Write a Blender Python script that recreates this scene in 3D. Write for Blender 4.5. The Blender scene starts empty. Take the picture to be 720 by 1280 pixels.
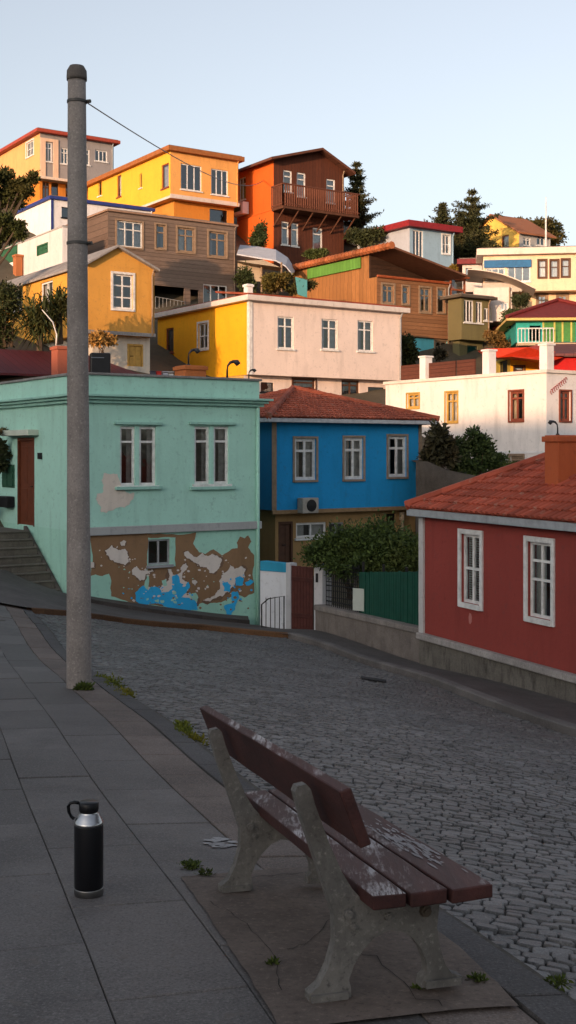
import bpy, math, random
import numpy as np
from mathutils import Vector, noise
from mathutils.geometry import tessellate_polygon
random.seed(7); RNG = np.random.default_rng(7)
scene = bpy.context.scene
COL = scene.collection
# ------------------------------------------------------------------ camera
F = 1500.0; HZ = 565.0            # focal length and horizon row, in photo pixels
cam = bpy.data.cameras.new('camera'); camo = bpy.data.objects.new('camera', cam); COL.objects.link(camo)
camo.location = (0, 0, 0); camo.rotation_euler = (math.radians(90), 0, 0)
cam.sensor_fit = 'VERTICAL'; cam.sensor_height = 24; cam.lens = F/1280*24
cam.shift_y = -(640-HZ)/1280; cam.clip_start = 0.05; cam.clip_end = 3000
scene.camera = camo
# ------------------------------------------------------------------ sky and sun
SUN_EL = math.radians(7.0); SAZ = (-0.5, -0.866)
w = bpy.data.worlds.new('World'); scene.world = w; w.use_nodes = True
wt = w.node_tree; wt.nodes.clear()
sky = wt.nodes.new('ShaderNodeTexSky'); sky.sky_type = 'NISHITA'; sky.sun_disc = False
sky.sun_elevation = SUN_EL; sky.sun_rotation = math.atan2(SAZ[0], SAZ[1]) % (2*math.pi)
sky.air_density = 1.0; sky.dust_density = 2.5; sky.ozone_density = 2.5
bg = wt.nodes.new('ShaderNodeBackground'); bg.inputs['Strength'].default_value = 0.15
wo = wt.nodes.new('ShaderNodeOutputWorld')
hs = wt.nodes.new('ShaderNodeHueSaturation'); hs.inputs['Saturation'].default_value = .46; wt.links.new(sky.outputs[0], hs.inputs['Color'])
wm = wt.nodes.new('ShaderNodeMix'); wm.data_type = 'RGBA'; wm.blend_type = 'MULTIPLY'; wm.inputs[0].default_value = 1; wm.inputs[7].default_value = (1.04, .99, .955, 1); wt.links.new(hs.outputs[0], wm.inputs[6]); wt.links.new(wm.outputs[2], bg.inputs[0]); wt.links.new(bg.outputs[0], wo.inputs[0])
sl = bpy.data.lights.new('sun', 'SUN'); sl.energy = 2.1; sl.angle = math.radians(0.5); sl.color = (1.0, 0.60, 0.34)
so = bpy.data.objects.new('sun', sl); COL.objects.link(so)
sv = Vector((SAZ[0]*math.cos(SUN_EL), SAZ[1]*math.cos(SUN_EL), math.sin(SUN_EL)))
so.rotation_euler = sv.to_track_quat('Z', 'Y').to_euler(); so.location = sv*50
vs = scene.view_settings; vs.view_transform = 'Standard'; vs.look = 'None'; vs.gamma = 1; vs.exposure = 1.25
# ------------------------------------------------------------------ materials
MC = {}
def nmat(name):
    m = bpy.data.materials.new(name); m.use_nodes = True; t = m.node_tree
    return m, t, t.nodes['Principled BSDF']
def N(t, ty, **k):
    n = t.nodes.new(ty)
    for a, b in k.items():
        if a in n.inputs: n.inputs[a].default_value = b
        else: setattr(n, a, b)
    return n
def mixc(t, fac, a, b, blend='MIX'):
    n = t.nodes.new('ShaderNodeMix'); n.data_type = 'RGBA'; n.blend_type = blend
    for sock, v in ((0, fac), (6, a), (7, b)):
        if hasattr(v, 'links') or isinstance(v, bpy.types.NodeSocket): t.links.new(v, n.inputs[sock])
        else: n.inputs[sock].default_value = v if sock == 0 else (*v[:3], 1)
    return n.outputs[2]
def ramp(t, src, a, b):
    n = N(t, 'ShaderNodeMapRange'); n.clamp = True
    n.inputs[1].default_value = a; n.inputs[2].default_value = b; t.links.new(src, n.inputs[0]); return n.outputs[0]
def objco(t):
    return t.nodes.new('ShaderNodeTexCoord').outputs['Object']
def noi(t, co, sc, det=4, ro=.55, stretch=None):
    if stretch:
        mp = N(t, 'ShaderNodeMapping'); mp.inputs['Scale'].default_value = stretch; t.links.new(co, mp.inputs[0]); co = mp.outputs[0]
    n = N(t, 'ShaderNodeTexNoise', Scale=sc, Detail=det, Roughness=ro); t.links.new(co, n.inputs[0]); return n.outputs[0]
def bump(t, p, h, dist, st=.5, prev=None):
    b = N(t, 'ShaderNodeBump'); b.inputs['Strength'].default_value = st; b.inputs['Distance'].default_value = dist
    t.links.new(h, b.inputs['Height'])
    if prev: t.links.new(prev, b.inputs['Normal'])
    t.links.new(b.outputs[0], p.inputs['Normal']); return b.outputs[0]
def M(kind, col, rough=.8, **k):
    key = (kind, tuple(col), rough, tuple(sorted(k.items())))
    if key in MC: return MC[key]
    m, t, p = nmat(kind); p.inputs['Roughness'].default_value = rough
    p.inputs['Specular IOR Level'].default_value = k.get('spec', .3)
    c = tuple(col); co = objco(t)
    dk = tuple(x*.66 for x in c); lt = tuple(min(x*1.12, 1) for x in c)
    if kind == 'stucco':
        a = noi(t, co, .9, 6, .65); b = noi(t, co, 3.0, 5, .6, (1, 1, .18)); g = noi(t, co, 60, 3)
        x = mixc(t, ramp(t, a, .35, .7), c, lt); d = k.get('dirt', .5)
        x = mixc(t, ramp(t, b, .52, .85), x, tuple(v*(1-d*.5) for v in c)); f5 = noi(t, co, 6, 7, .75); x = mixc(t, ramp(t, f5, .56, .66), x, tuple(min(v*.82+.03*d, 1) for v in c)); x = mixc(t, ramp(t, f5, .40, .30), x, tuple(v*.8 for v in c))
        t.links.new(x, p.inputs['Base Color'])
        g2 = noi(t, co, 14, 5, .65); q = bump(t, p, a, .02, .5); q = bump(t, p, g2, .012, .45, q); bump(t, p, g, .004, k.get('b', .6), q)
    elif kind == 'planks':            # boards along one axis, each its own tone
        ax = k.get('ax', 2); sz = k.get('sz', .18)
        sep = N(t, 'ShaderNodeSeparateXYZ'); t.links.new(co, sep.inputs[0])
        if ax == 2: v = sep.outputs[2]
        else:
            ma = N(t, 'ShaderNodeMath', operation='MULTIPLY'); ma.inputs[1].default_value = .831; t.links.new(sep.outputs[0], ma.inputs[0])
            mb_ = N(t, 'ShaderNodeMath', operation='MULTIPLY_ADD'); mb_.inputs[1].default_value = .556*k.get('s', 1); t.links.new(sep.outputs[1], mb_.inputs[0]); t.links.new(ma.outputs[0], mb_.inputs[2]); v = mb_.outputs[0]
        dv = N(t, 'ShaderNodeMath', operation='DIVIDE'); dv.inputs[1].default_value = sz; t.links.new(v, dv.inputs[0])
        fl = N(t, 'ShaderNodeMath', operation='FLOOR'); t.links.new(dv.outputs[0], fl.inputs[0])
        fr = N(t, 'ShaderNodeMath', operation='FRACT'); t.links.new(dv.outputs[0], fr.inputs[0])
        wn = N(t, 'ShaderNodeTexWhiteNoise', noise_dimensions='1D'); t.links.new(fl.outputs[0], wn.inputs['W'])
        a = noi(t, co, 5, 5, .6, (1, 1, 6) if ax == 2 else (5, 5, .6)); s2 = noi(t, co, .7, 4)
        x = mixc(t, wn.outputs[0], tuple(v*.82 for v in c), lt); x = mixc(t, ramp(t, a, .4, .75), x, dk)
        x = mixc(t, ramp(t, s2, .5, .8), x, tuple(v*.8 for v in c))
        gp = N(t, 'ShaderNodeMath', operation='SUBTRACT'); gp.inputs[1].default_value = .5; t.links.new(fr.outputs[0], gp.inputs[0])
        ab = N(t, 'ShaderNodeMath', operation='ABSOLUTE'); t.links.new(gp.outputs[0], ab.inputs[0])
        gr = ramp(t, ab.outputs[0], .5, .44)
        x = mixc(t, gr, tuple(v*.35 for v in c), x)
        t.links.new(x, p.inputs['Base Color']); q = bump(t, p, gr, .015, .8); bump(t, p, a, .004, .4, q)
    elif kind == 'tile':
        a = noi(t, co, 5, 4); b = noi(t, co, 1.2, 5)
        at = N(t, 'ShaderNodeAttribute', attribute_name='tone'); 
        x = mixc(t, at.outputs['Fac'], tuple(v*.6 for v in c), tuple(v*1.25 for v in c)); x = mixc(t, ramp(t, b, .5, .8), x, tuple(v*.5 for v in c))
        x = mixc(t, ramp(t, a, .6, .8), x, (c[0]*.9, c[0]*.6, c[0]*.45)); t.links.new(x, p.inputs['Base Color'])
        bump(t, p, a, .006, .5)
    elif kind == 'concrete':
        a = noi(t, co, k.get('sc', 1.4), 8, .7); b = noi(t, co, 45, 4, .7); d = noi(t, co, 7, 5, .6, (1, 1, .25))
        x = mixc(t, ramp(t, a, .35, .68), dk, lt); x = mixc(t, ramp(t, d, .5, .78), x, tuple(v*k.get('dk', .55) for v in c))
        x = mixc(t, ramp(t, b, .56, .72), x, tuple(v*1.45 for v in c)); x = mixc(t, ramp(t, b, .44, .3), x, tuple(v*.5 for v in c))
        t.links.new(x, p.inputs['Base Color']); q = bump(t, p, a, .03, .4); bump(t, p, b, .004, .8, q)
    elif kind == 'granite':           # slabs and setts; tone per stone from an attribute
        at = N(t, 'ShaderNodeAttribute', attribute_name='tone')
        a = noi(t, co, 1.1, 7, .65); b = noi(t, co, 95, 4, .8); e = noi(t, co, 14, 6, .75)
        lo = k.get('lo', .7); hi = k.get('hi', 1.3)
        x = mixc(t, at.outputs['Fac'], tuple(v*lo for v in c), tuple(v*hi for v in c))
        x = mixc(t, ramp(t, a, .42, .62), x, tuple(v*.62 for v in c)); x = mixc(t, ramp(t, b, .53, .72), x, tuple(v*2.1 for v in c)); x = mixc(t, ramp(t, b, .47, .33), x, tuple(v*.4 for v in c))
        x = mixc(t, ramp(t, e, .55, .75), x, (c[0]*1.05, c[1]*.95, c[2]*.85))
        t.links.new(x, p.inputs['Base Color']); q = bump(t, p, e, .008, .6); bump(t, p, b, .002, .7, q)
    elif kind == 'leaf':
        at = N(t, 'ShaderNodeAttribute', attribute_name='tone'); a = noi(t, co, .9, 3)
        x = mixc(t, at.outputs['Fac'], tuple(v*.55 for v in c), (c[0]*1.7, c[1]*1.45, c[2]*1.0))
        x = mixc(t, ramp(t, a, .45, .7), x, (c[0]*1.5, c[1]*1.0, c[2]*.8)); t.links.new(x, p.inputs['Base Color'])
        p.inputs['Subsurface Weight'].default_value = 0
    elif kind == 'paintwood':         # maroon painted board, worn to pale wood along the grain
        g = noi(t, co, 9, 6, .7, (1, .1, 1)); f = noi(t, co, 70, 4, .75, (1, .06, 1)); a = noi(t, co, 3.2, 5, .7, (1, .45, 1))
        geo = N(t, 'ShaderNodeNewGeometry'); sp = N(t, 'ShaderNodeSeparateXYZ'); t.links.new(geo.outputs['Normal'], sp.inputs[0])
        up = ramp(t, sp.outputs[2], .5, .85)
        mm = N(t, 'ShaderNodeMath', operation='MULTIPLY'); t.links.new(ramp(t, a, k.get('w', .5), k.get('w', .5)+.1), mm.inputs[0]); t.links.new(up, mm.inputs[1])
        m2 = N(t, 'ShaderNodeMath', operation='MULTIPLY'); t.links.new(mm.outputs[0], m2.inputs[0]); t.links.new(ramp(t, f, .42, .56), m2.inputs[1])
        x = mixc(t, ramp(t, g, .35, .7), dk, (c[0]*1.5, c[1]*1.4, c[2]*1.35)); x = mixc(t, m2.outputs[0], x, (.42, .40, .40))
        fm = N(t, 'ShaderNodeMath', operation='MULTIPLY'); t.links.new(ramp(t, f, .55, .68), fm.inputs[0]); t.links.new(up, fm.inputs[1])
        f3 = N(t, 'ShaderNodeMath', operation='MULTIPLY'); f3.inputs[1].default_value = k.get('e', .35); t.links.new(fm.outputs[0], f3.inputs[0])
        x = mixc(t, f3.outputs[0], x, (.25, .21, .21)); t.links.new(x, p.inputs['Base Color'])
        bump(t, p, f, .004, .7)
    elif kind == 'metal':
        p.inputs['Metallic'].default_value = k.get('met', 1.0); a = noi(t, co, 30, 4)
        t.links.new(mixc(t, a, dk, c), p.inputs['Base Color'])
    elif kind == 'glass':
        t.nodes.remove(p); out = t.nodes['Material Output']
        tr = N(t, 'ShaderNodeBsdfTransparent', Color=(.82, .85, .86, 1)); gl = N(t, 'ShaderNodeBsdfGlossy', Roughness=.04, Color=(.9, .95, 1, 1))
        lw = N(t, 'ShaderNodeLayerWeight', Blend=.35); mx = t.nodes.new('ShaderNodeMixShader')
        fc = ramp(t, lw.outputs['Fresnel'], -.12, 1.0)
        nz = noi(t, co, 2.2, 2); bb = N(t, 'ShaderNodeBump'); bb.inputs['Strength'].default_value = .15; bb.inputs['Distance'].default_value = .05
        t.links.new(nz, bb.inputs['Height']); t.links.new(bb.outputs[0], gl.inputs['Normal'])
        t.links.new(fc, mx.inputs[0]); t.links.new(tr.outputs[0], mx.inputs[1]); t.links.new(gl.outputs[0], mx.inputs[2]); t.links.new(mx.outputs[0], out.inputs[0])
    else:                             # plain painted or woven thing with faint wear
        a = noi(t, co, 6, 5, .6); t.links.new(mixc(t, ramp(t, a, .4, .75), c, dk), p.inputs['Base Color']); bump(t, p, a, .003, .3)
    MC[key] = m; return m
def S(*c, **k): return M('stucco', c, .88, **k)
WHITE = M('paint', (.74, .73, .71), .5); DARKBROWN = M('paint', (.10, .045, .025), .6); REDW = M('paint', (.22, .06, .035), .55)
OCHREW = M('paint', (.55, .33, .08), .6); TIMBER = M('paint', (.30, .21, .14), .75); GREYW = M('paint', (.33, .34, .35), .6)
GLASS = M('glass', (1, 1, 1)); CURTAIN = M('cloth', (.72, .69, .64), .9); CURTS = [CURTAIN, CURTAIN, M('cloth', (.5, .5, .5), .9), M('cloth', (.62, .50, .36), .9), M('cloth', (.34, .33, .36), .9)]; BLACK = M('paint', (.012, .012, .014), .45)
BLIND = M('cloth', (.45, .42, .36), .8); IRON = M('metal', (.03, .03, .032), .5, met=.6)
# ------------------------------------------------------------------ mesh builder
ORG = {}
class MB:
    def __init__(s): s.v = []; s.f = []; s.m = []; s.tone = []; s.cur = 0; s.ct = .5
    def face(s, pts, mi=None):
        n = len(s.v); s.v += [tuple(p) for p in pts]; s.f.append(tuple(range(n, n+len(pts)))); s.m.append(s.cur if mi is None else mi); s.tone.append(s.ct)
    def add(s, vs_, fs, mi=None):
        n = len(s.v); s.v += [tuple(p) for p in vs_]
        for f in fs: s.f.append(tuple(i+n for i in f)); s.m.append(s.cur if mi is None else mi); s.tone.append(s.ct)
    def box(s, o, a, b, c, mi=None):          # corner o, edge vectors a, b, c
        o, a, b, c = map(Vector, (o, a, b, c))
        if a.cross(b).dot(c) < 0: a, b = b, a
        P = [o, o+a, o+a+b, o+b, o+c, o+a+c, o+a+b+c, o+b+c]
        s.add(P, [(3, 2, 1, 0), (4, 5, 6, 7), (0, 1, 5, 4), (1, 2, 6, 5), (2, 3, 7, 6), (3, 0, 4, 7)], mi)
    def cbox(s, c, sx, sy, sz, ang=0, mi=None): # centre of base
        u = Vector((math.cos(ang), math.sin(ang), 0)); v = Vector((-math.sin(ang), math.cos(ang), 0))
        s.box(Vector(c)-u*sx/2-v*sy/2, u*sx, v*sy, (0, 0, sz), mi)
    def prism(s, poly, d, mi=None):            # planar polygon (3D points) pushed along d
        P = [Vector(p) for p in poly]; d = Vector(d); n = len(P)
        nr = Vector((0, 0, 0))
        for i in range(n): nr += P[i].cross(P[(i+1) % n])
        if nr.dot(d) > 0: P.reverse()
        vs_ = P+[p+d for p in P]
        tr = tessellate_polygon([P]); fs = []
        def ok(t):
            a, b, c = (P[i] for i in t); return (b-a).cross(c-a).dot(d) < 0
        for t in tr:
            t = tuple(t)
            if not ok(t): t = t[::-1]
            fs.append(t); fs.append(tuple(i+n for i in t[::-1]))
        for i in range(n): fs.append((i, i+n, (i+1) % n+n, (i+1) % n))
        s.add(vs_, fs, mi)
    def tube(s, path, r, seg=6, mi=None, cap=True):
        path = [Vector(p) for p in path]; R = r if isinstance(r, (list, tuple)) else [r]*len(path); vs_ = []; fs = []
        for i, p in enumerate(path):
            d = (path[min(i+1, len(path)-1)]-path[max(i-1, 0)]).normalized()
            x = d.cross(Vector((0, 0, 1))) if abs(d.z) < .95 else d.cross(Vector((0, 1, 0))); x.normalize(); y = x.cross(d)
            vs_ += [p+(x*math.cos(2*math.pi*k/seg)+y*math.sin(2*math.pi*k/seg))*R[i] for k in range(seg)]
        for i in range(len(path)-1):
            for k in range(seg): a = i*seg+k; b = i*seg+(k+1) % seg; fs.append((a, a+seg, b+seg, b))
        if cap: fs.append(tuple(range(seg))); fs.append(tuple(len(vs_)-1-k for k in range(seg)))
        s.add(vs_, fs, mi)
    def lathe(s, c, prof, seg=24, mi=None, sy=1):    # prof: (r, z)
        c = Vector(c); vs_ = []; fs = []
        for r, z in prof: vs_ += [c+Vector((r*math.cos(2*math.pi*k/seg), sy*r*math.sin(2*math.pi*k/seg), z)) for k in range(seg)]
        for i in range(len(prof)-1):
            for k in range(seg): a = i*seg+k; b = i*seg+(k+1) % seg; fs.append((a, b, b+seg, a+seg))
        fs.append(tuple(reversed(range(seg)))); fs.append(tuple(range(len(vs_)-seg, len(vs_))))
        s.add(vs_, fs, mi)
    def build(s, name, mats, parent=None, smooth=False, bev=0, label=None):
        if not isinstance(mats, (list, tuple)): mats = [mats]
        V = np.array(s.v, dtype=float).reshape(-1, 3)
        if parent is not None: o = ORG[parent]
        else: o = np.array([(V[:, 0].min()+V[:, 0].max())/2, (V[:, 1].min()+V[:, 1].max())/2, V[:, 2].min()])
        me = bpy.data.meshes.new(name); me.from_pydata((V-o).tolist(), [], s.f)
        for m in mats: me.materials.append(m)
        me.polygons.foreach_set('material_index', s.m)
        if smooth: me.polygons.foreach_set('use_smooth', [True]*len(s.f))
        at = me.attributes.new('tone', 'FLOAT', 'FACE'); at.data.foreach_set('value', s.tone)
        me.update(); ob = bpy.data.objects.new(name, me); COL.objects.link(ob)
        if parent is not None: ob.parent = parent
        else: ob.location = o
        ORG[ob] = o
        if bev:
            b = ob.modifiers.new('bevel', 'BEVEL'); b.width = bev; b.segments = 2; b.limit_method = 'ANGLE'
        if label: ob['label'] = label
        return ob
def empty(name, loc, label, cat, group=None):
    o = bpy.data.objects.new(name, None); COL.objects.link(o); o.location = loc; ORG[o] = np.array(loc, dtype=float); o.empty_display_size = .2
    tag(o, label, cat, group); return o
def tag(o, label, cat, group=None, kind=None):
    if label: o['label'] = label
    if cat: o['category'] = cat
    if group: o['group'] = group
    if kind: o['kind'] = kind
    return o
def struct(ob, kind='structure'): ob['kind'] = kind; return ob
def W(px, py, Y): return Vector(((px-360)/F*Y, Y, (HZ-py)/F*Y))
def Zp(py, Y): return (HZ-py)/F*Y
# ------------------------------------------------------------------ the lie of the land
CP = []
def cp(px, py, Y): p = W(px, py, Y); CP.append(tuple(p))
for x, y in ((-3, 3), (-1, 3), (0, 5), (-2, 8), (-4, 12), (-2.3, 14), (-3, 0), (-1, 0), (-6, 6), (-1, 10), (-6, 14), (.7, 4)): CP.append((x, y, -1.4-.09*y))
for q in ((0, 765, 22), (50, 790, 20), (0, 798, 19), (38, 775, 22), (0, 735, 26), (115, 770, 26), (115, 757, 29), (60, 742, 29), (250, 787, 26.5), (360, 797, 27), (326, 789, 30.5),
          (530, 852, 21), (720, 922, 16), (527, 836, 24), (640, 864, 21), (720, 891, 19), (395, 792, 28.5)): cp(*q)
CP += [(6.8, 6, -3.2), (8.3, 0, -2.7), (2.5, -3, -1.15), (8, -8, -1.6), (-4, -8, -.7), (-12, 10, -2.2), (-12, 25, -2.3), (-9, 31, -2.2), (12, 16, -3.9), (14, 24, -3.9)]
for q in ((345, 720, 36), (500, 720, 37), (60, 480, 40), (520, 640, 41), (700, 610, 42), (400, 515, 49), (300, 500, 47), (200, 470, 46), (0, 455, 43), (550, 475, 53), (200, 395, 60),
          (290, 390, 62), (480, 440, 60), (590, 450, 60), (700, 440, 58), (350, 345, 71), (250, 290, 71), (470, 325, 71), (540, 330, 73), (660, 400, 65), (100, 330, 64), (20, 330, 63), (60, 262, 78), (150, 262, 78),
          (640, 330, 80), (-50, 240, 85), (200, 250, 85), (400, 265, 88), (560, 305, 88), (700, 310, 88)): cp(*q)
CP += [(-60, 85, 16), (60, 85, 12), (-60, 40, 2), (50, 40, -3), (-60, 0, -2), (60, 0, -4), (0, -50, -1), (0, 115, 15), (-60, 130, 14), (60, 130, 12), (0, 220, -5), (-150, 200, 0), (150, 200, -5), (-200, 20, -5), (200, 20, -8), (0, -180, -6), (-200, -200, -8), (200, -200, -8), (-30, -30, -1), (30, -30, -3)]
A_ = np.array(CP); SC = 30.0
def _U(r2): return np.where(r2 > 1e-12, r2*np.log(np.maximum(r2, 1e-12)), 0)
_n = len(A_); _X = A_[:, :2]/SC
_K = _U(((_X[:, None]-_X[None])**2).sum(-1))+np.eye(_n)*.0008; _P = np.c_[np.ones(_n), _X]
_w = np.linalg.solve(np.block([[_K, _P], [_P.T, np.zeros((3, 3))]]), np.r_[A_[:, 2], 0, 0, 0])
def Ga(xy):
    xy = np.asarray(xy, dtype=float).reshape(-1, 2)/SC; r2 = ((xy[:, None]-_X[None])**2).sum(-1)
    return _U(r2)@_w[:_n]+_w[_n]+xy@_w[_n+1:]
def G(x, y): return float(Ga([(x, y)])[0])
def ground_at(px, py, off=0.0):
    k = (px-360)/F; s = (HZ-py)/F; ys = np.linspace(2, 60, 1200); z = Ga(np.c_[k*ys, ys])+off; d = z-s*ys
    i = int(np.argmax(d > 0)) if (d > 0).any() else -1
    y = ys[i]; return Vector((k*y, y, G(k*y, y)))
def resample(pl, n):
    pl = np.array(pl, dtype=float); d = np.r_[0, np.cumsum(np.hypot(*np.diff(pl, axis=0).T))]; t = np.linspace(0, d[-1], n)
    return np.c_[np.interp(t, d, pl[:, 0]), np.interp(t, d, pl[:, 1])]
def strip(name, A, B, n, m, off, mat):
    a = resample(A, n); b = resample(B, n); T = np.linspace(0, 1, m)[None, :, None]
    g = a[:, None]*(1-T)+b[:, None]*T; z = Ga(g.reshape(-1, 2))+off; P = np.c_[g.reshape(-1, 2), z]
    mb = MB(); fs = [(i*m+j, (i+1)*m+j, (i+1)*m+j+1, i*m+j+1) for i in range(n-1) for j in range(m-1)]
    q = P[fs[0][1]]-P[fs[0][0]]; r = P[fs[0][3]]-P[fs[0][0]]
    if q[0]*r[1]-q[1]*r[0] < 0: fs = [f[::-1] for f in fs]
    mb.add(P, fs); return struct(mb.build(name, mat, smooth=True))
# ground: one sheet to the horizon, carrying the hillside
def axis(a, b, s0, g, mid0, mid1):
    v = list(np.arange(mid0, mid1+.01, s0)); s = s0
    while v[-1] < b: s *= g; v.append(v[-1]+s)
    s = s0
    while v[0] > a: s *= g; v.insert(0, v[0]-s)
    return np.array(v)
gx = axis(-700, 700, 1.0, 1.12, -22, 22); gy = axis(-700, 900, 1.0, 1.12, -4, 95)
GX, GY = np.meshgrid(gx, gy, indexing='ij'); zz = Ga(np.c_[GX.ravel(), GY.ravel()]) if True else None
dist = np.hypot(GX.ravel(), GY.ravel()-40); bl = np.clip((dist-110)/120, 0, 1); zz = zz*(1-bl)+(-9)*bl
rough = np.array([noise.noise(Vector((x*.35, y*.35, 3)))*.25 for x, y in zip(GX.ravel(), GY.ravel())]); rough *= np.clip((GY.ravel()-33)/6, 0, 1)
mb = MB(); ni, nj = GX.shape
mb.add(np.c_[GX.ravel(), GY.ravel(), zz-.3+rough], [(i*nj+j, (i+1)*nj+j, (i+1)*nj+j+1, i*nj+j+1) for i in range(ni-1) for j in range(nj-1)])
struct(mb.build('ground', M('concrete', (.10, .085, .06), .95, sc=.5), smooth=True))
# unseen ridge added behind the viewer's left, a sun blocker shading the street
mb = MB(); R_ = []; na, nb = 160, 17
for i in range(na):
    a = -170+340*i/(na-1)
    for j in range(nb):
        c = -40+80*j/(nb-1); s = -62+c*.8
        h = 14.1*math.exp(-(c/17)**2)*(1+.045*noise.noise(Vector((a*.11, 5, 1))))+1.0*noise.noise(Vector((a*.3, c*.3, 2)))*math.exp(-(c/20)**2)*.3-6*(1-math.exp(-(c/17)**2))
        h *= 1
        R_.append((s*.5+a*.866, s*.866-a*.5, h))
mb.add(R_, [(i*nb+j, (i+1)*nb+j, (i+1)*nb+j+1, i*nb+j+1) for i in range(na-1) for j in range(nb-1)])
struct(mb.build('hill', M('concrete', (.07, .075, .04), .95), smooth=True))
# ------------------------------------------------------------------ street surfaces
Lk = [(3.2, -4), (2.0, 0), (.78, 4.19), (-.67, 9.13), (-2.22, 14.2), (-3.78, 19.5), (-4.6, 22.2)]
Rk = [(9.5, -4), (8.3, 0), (6.6, 8), (3.84, 16), (2.38, 21), (.8, 25.4), (0, 26.8), (-1.94, 26.5), (-3.83, 25), (-4.89, 22.9)]
strip('road', Lk, Rk, 90, 14, -.012, M('concrete', (.06, .055, .046), .95, sc=3))
poly = np.array(Lk+Rk[::-1])
def inside(P, poly):
    x, y = P[:, 0], P[:, 1]; c = np.zeros(len(P), bool); n = len(poly)
    for i in range(n):
        x1, y1 = poly[i]; x2, y2 = poly[(i+1) % n]
        k = ((y1 > y) != (y2 > y)) & (x < (x2-x1)*(y-y1)/(y2-y1+1e-12)+x1); c ^= k
    return c
# cobbles: every sett a low rounded block, laid in wavering courses
pts = []; row = 0; yy = -1.0; ca, sa = math.cos(math.radians(-12)), math.sin(math.radians(-12))
while yy < 34:
    rh = .077*random.uniform(.9, 1.1); xx = -9+random.random()*.1
    while xx < 14:
        wd = .092*random.uniform(.7, 1.35); pts.append((xx+wd/2, yy+rh/2, wd, rh)); xx += wd
    yy += rh
pts = np.array(pts)
wob = np.array([noise.noise(Vector((x*.5, y*.25, 0)))*.22+noise.noise(Vector((x*2.5, y*2.5, 4)))*.018 for x, y in pts[:, :2]])
cx, cy = pts[:, 0], pts[:, 1]-6+wob; X0 = cx*ca-cy*sa; Y0 = cx*sa+cy*ca+5
ok = inside(np.c_[X0, Y0], poly); ok &= (np.abs(X0)/np.maximum(Y0, .1) < .36) & (Y0 > 2.0)
X0, Y0, pw, ph = X0[ok], Y0[ok], pts[ok, 2], pts[ok, 3]; Z0 = Ga(np.c_[X0, Y0])
gxx = (Ga(np.c_[X0+.1, Y0])-Z0)/.1; gyy = (Ga(np.c_[X0, Y0+.1])-Z0)/.1
n = len(X0); K = 8; ux = np.array([1, .8, -.8, -1, -1, -.8, .8, 1])[None]+RNG.uniform(-.08, .03, (n, K)); uy = np.array([.74, 1, 1, .74, -.74, -1, -1, -.74])[None]+RNG.uniform(-.08, .03, (n, K))
skew = RNG.normal(0, .06, n)[:, None]; rx = (pw/2-.003)[:, None]*(ux+skew*uy); ry = (ph/2-.003)[:, None]*uy*(1+RNG.normal(0, .06, n)[:, None]*ux)
tilt = RNG.normal(0, .055, (n, 2)); hh = RNG.normal(0, .004, n); V = []
for sc, dz in ((1.0, -.03), (.96, .0), (.84, .004)):
    lx = rx*sc; ly = ry*sc; wx = lx*ca-ly*sa; wy = lx*sa+ly*ca
    V.append(np.stack([X0[:, None]+wx, Y0[:, None]+wy, (Z0+hh)[:, None]+dz+(gxx[:, None]+tilt[:, :1])*wx+(gyy[:, None]+tilt[:, 1:])*wy], -1))
V = np.stack(V, 1).reshape(n, 3*K, 3); fl = [tuple(range(2*K, 3*K))]
for r in range(2):
    for k in range(K): fl.append((r*K+k, r*K+(k+1) % K, (r+1)*K+(k+1) % K, (r+1)*K+k))
mb = MB(); mb.v = V.reshape(-1, 3).tolist(); tn = RNG.beta(2, 2, n)
base = np.arange(n)*3*K; mb.f = [tuple(b+i for i in f) for b in base for f in fl]; mb.m = [0]*len(mb.f); mb.tone = np.repeat(tn, len(fl)).tolist()
cob = struct(mb.build('cobbles', M('granite', (.112, .108, .106), .5, lo=.42, hi=1.6), smooth=True))
cob.data.polygons.foreach_set('use_smooth', [i % len(fl) != 0 for i in range(len(cob.data.polygons))])
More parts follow.
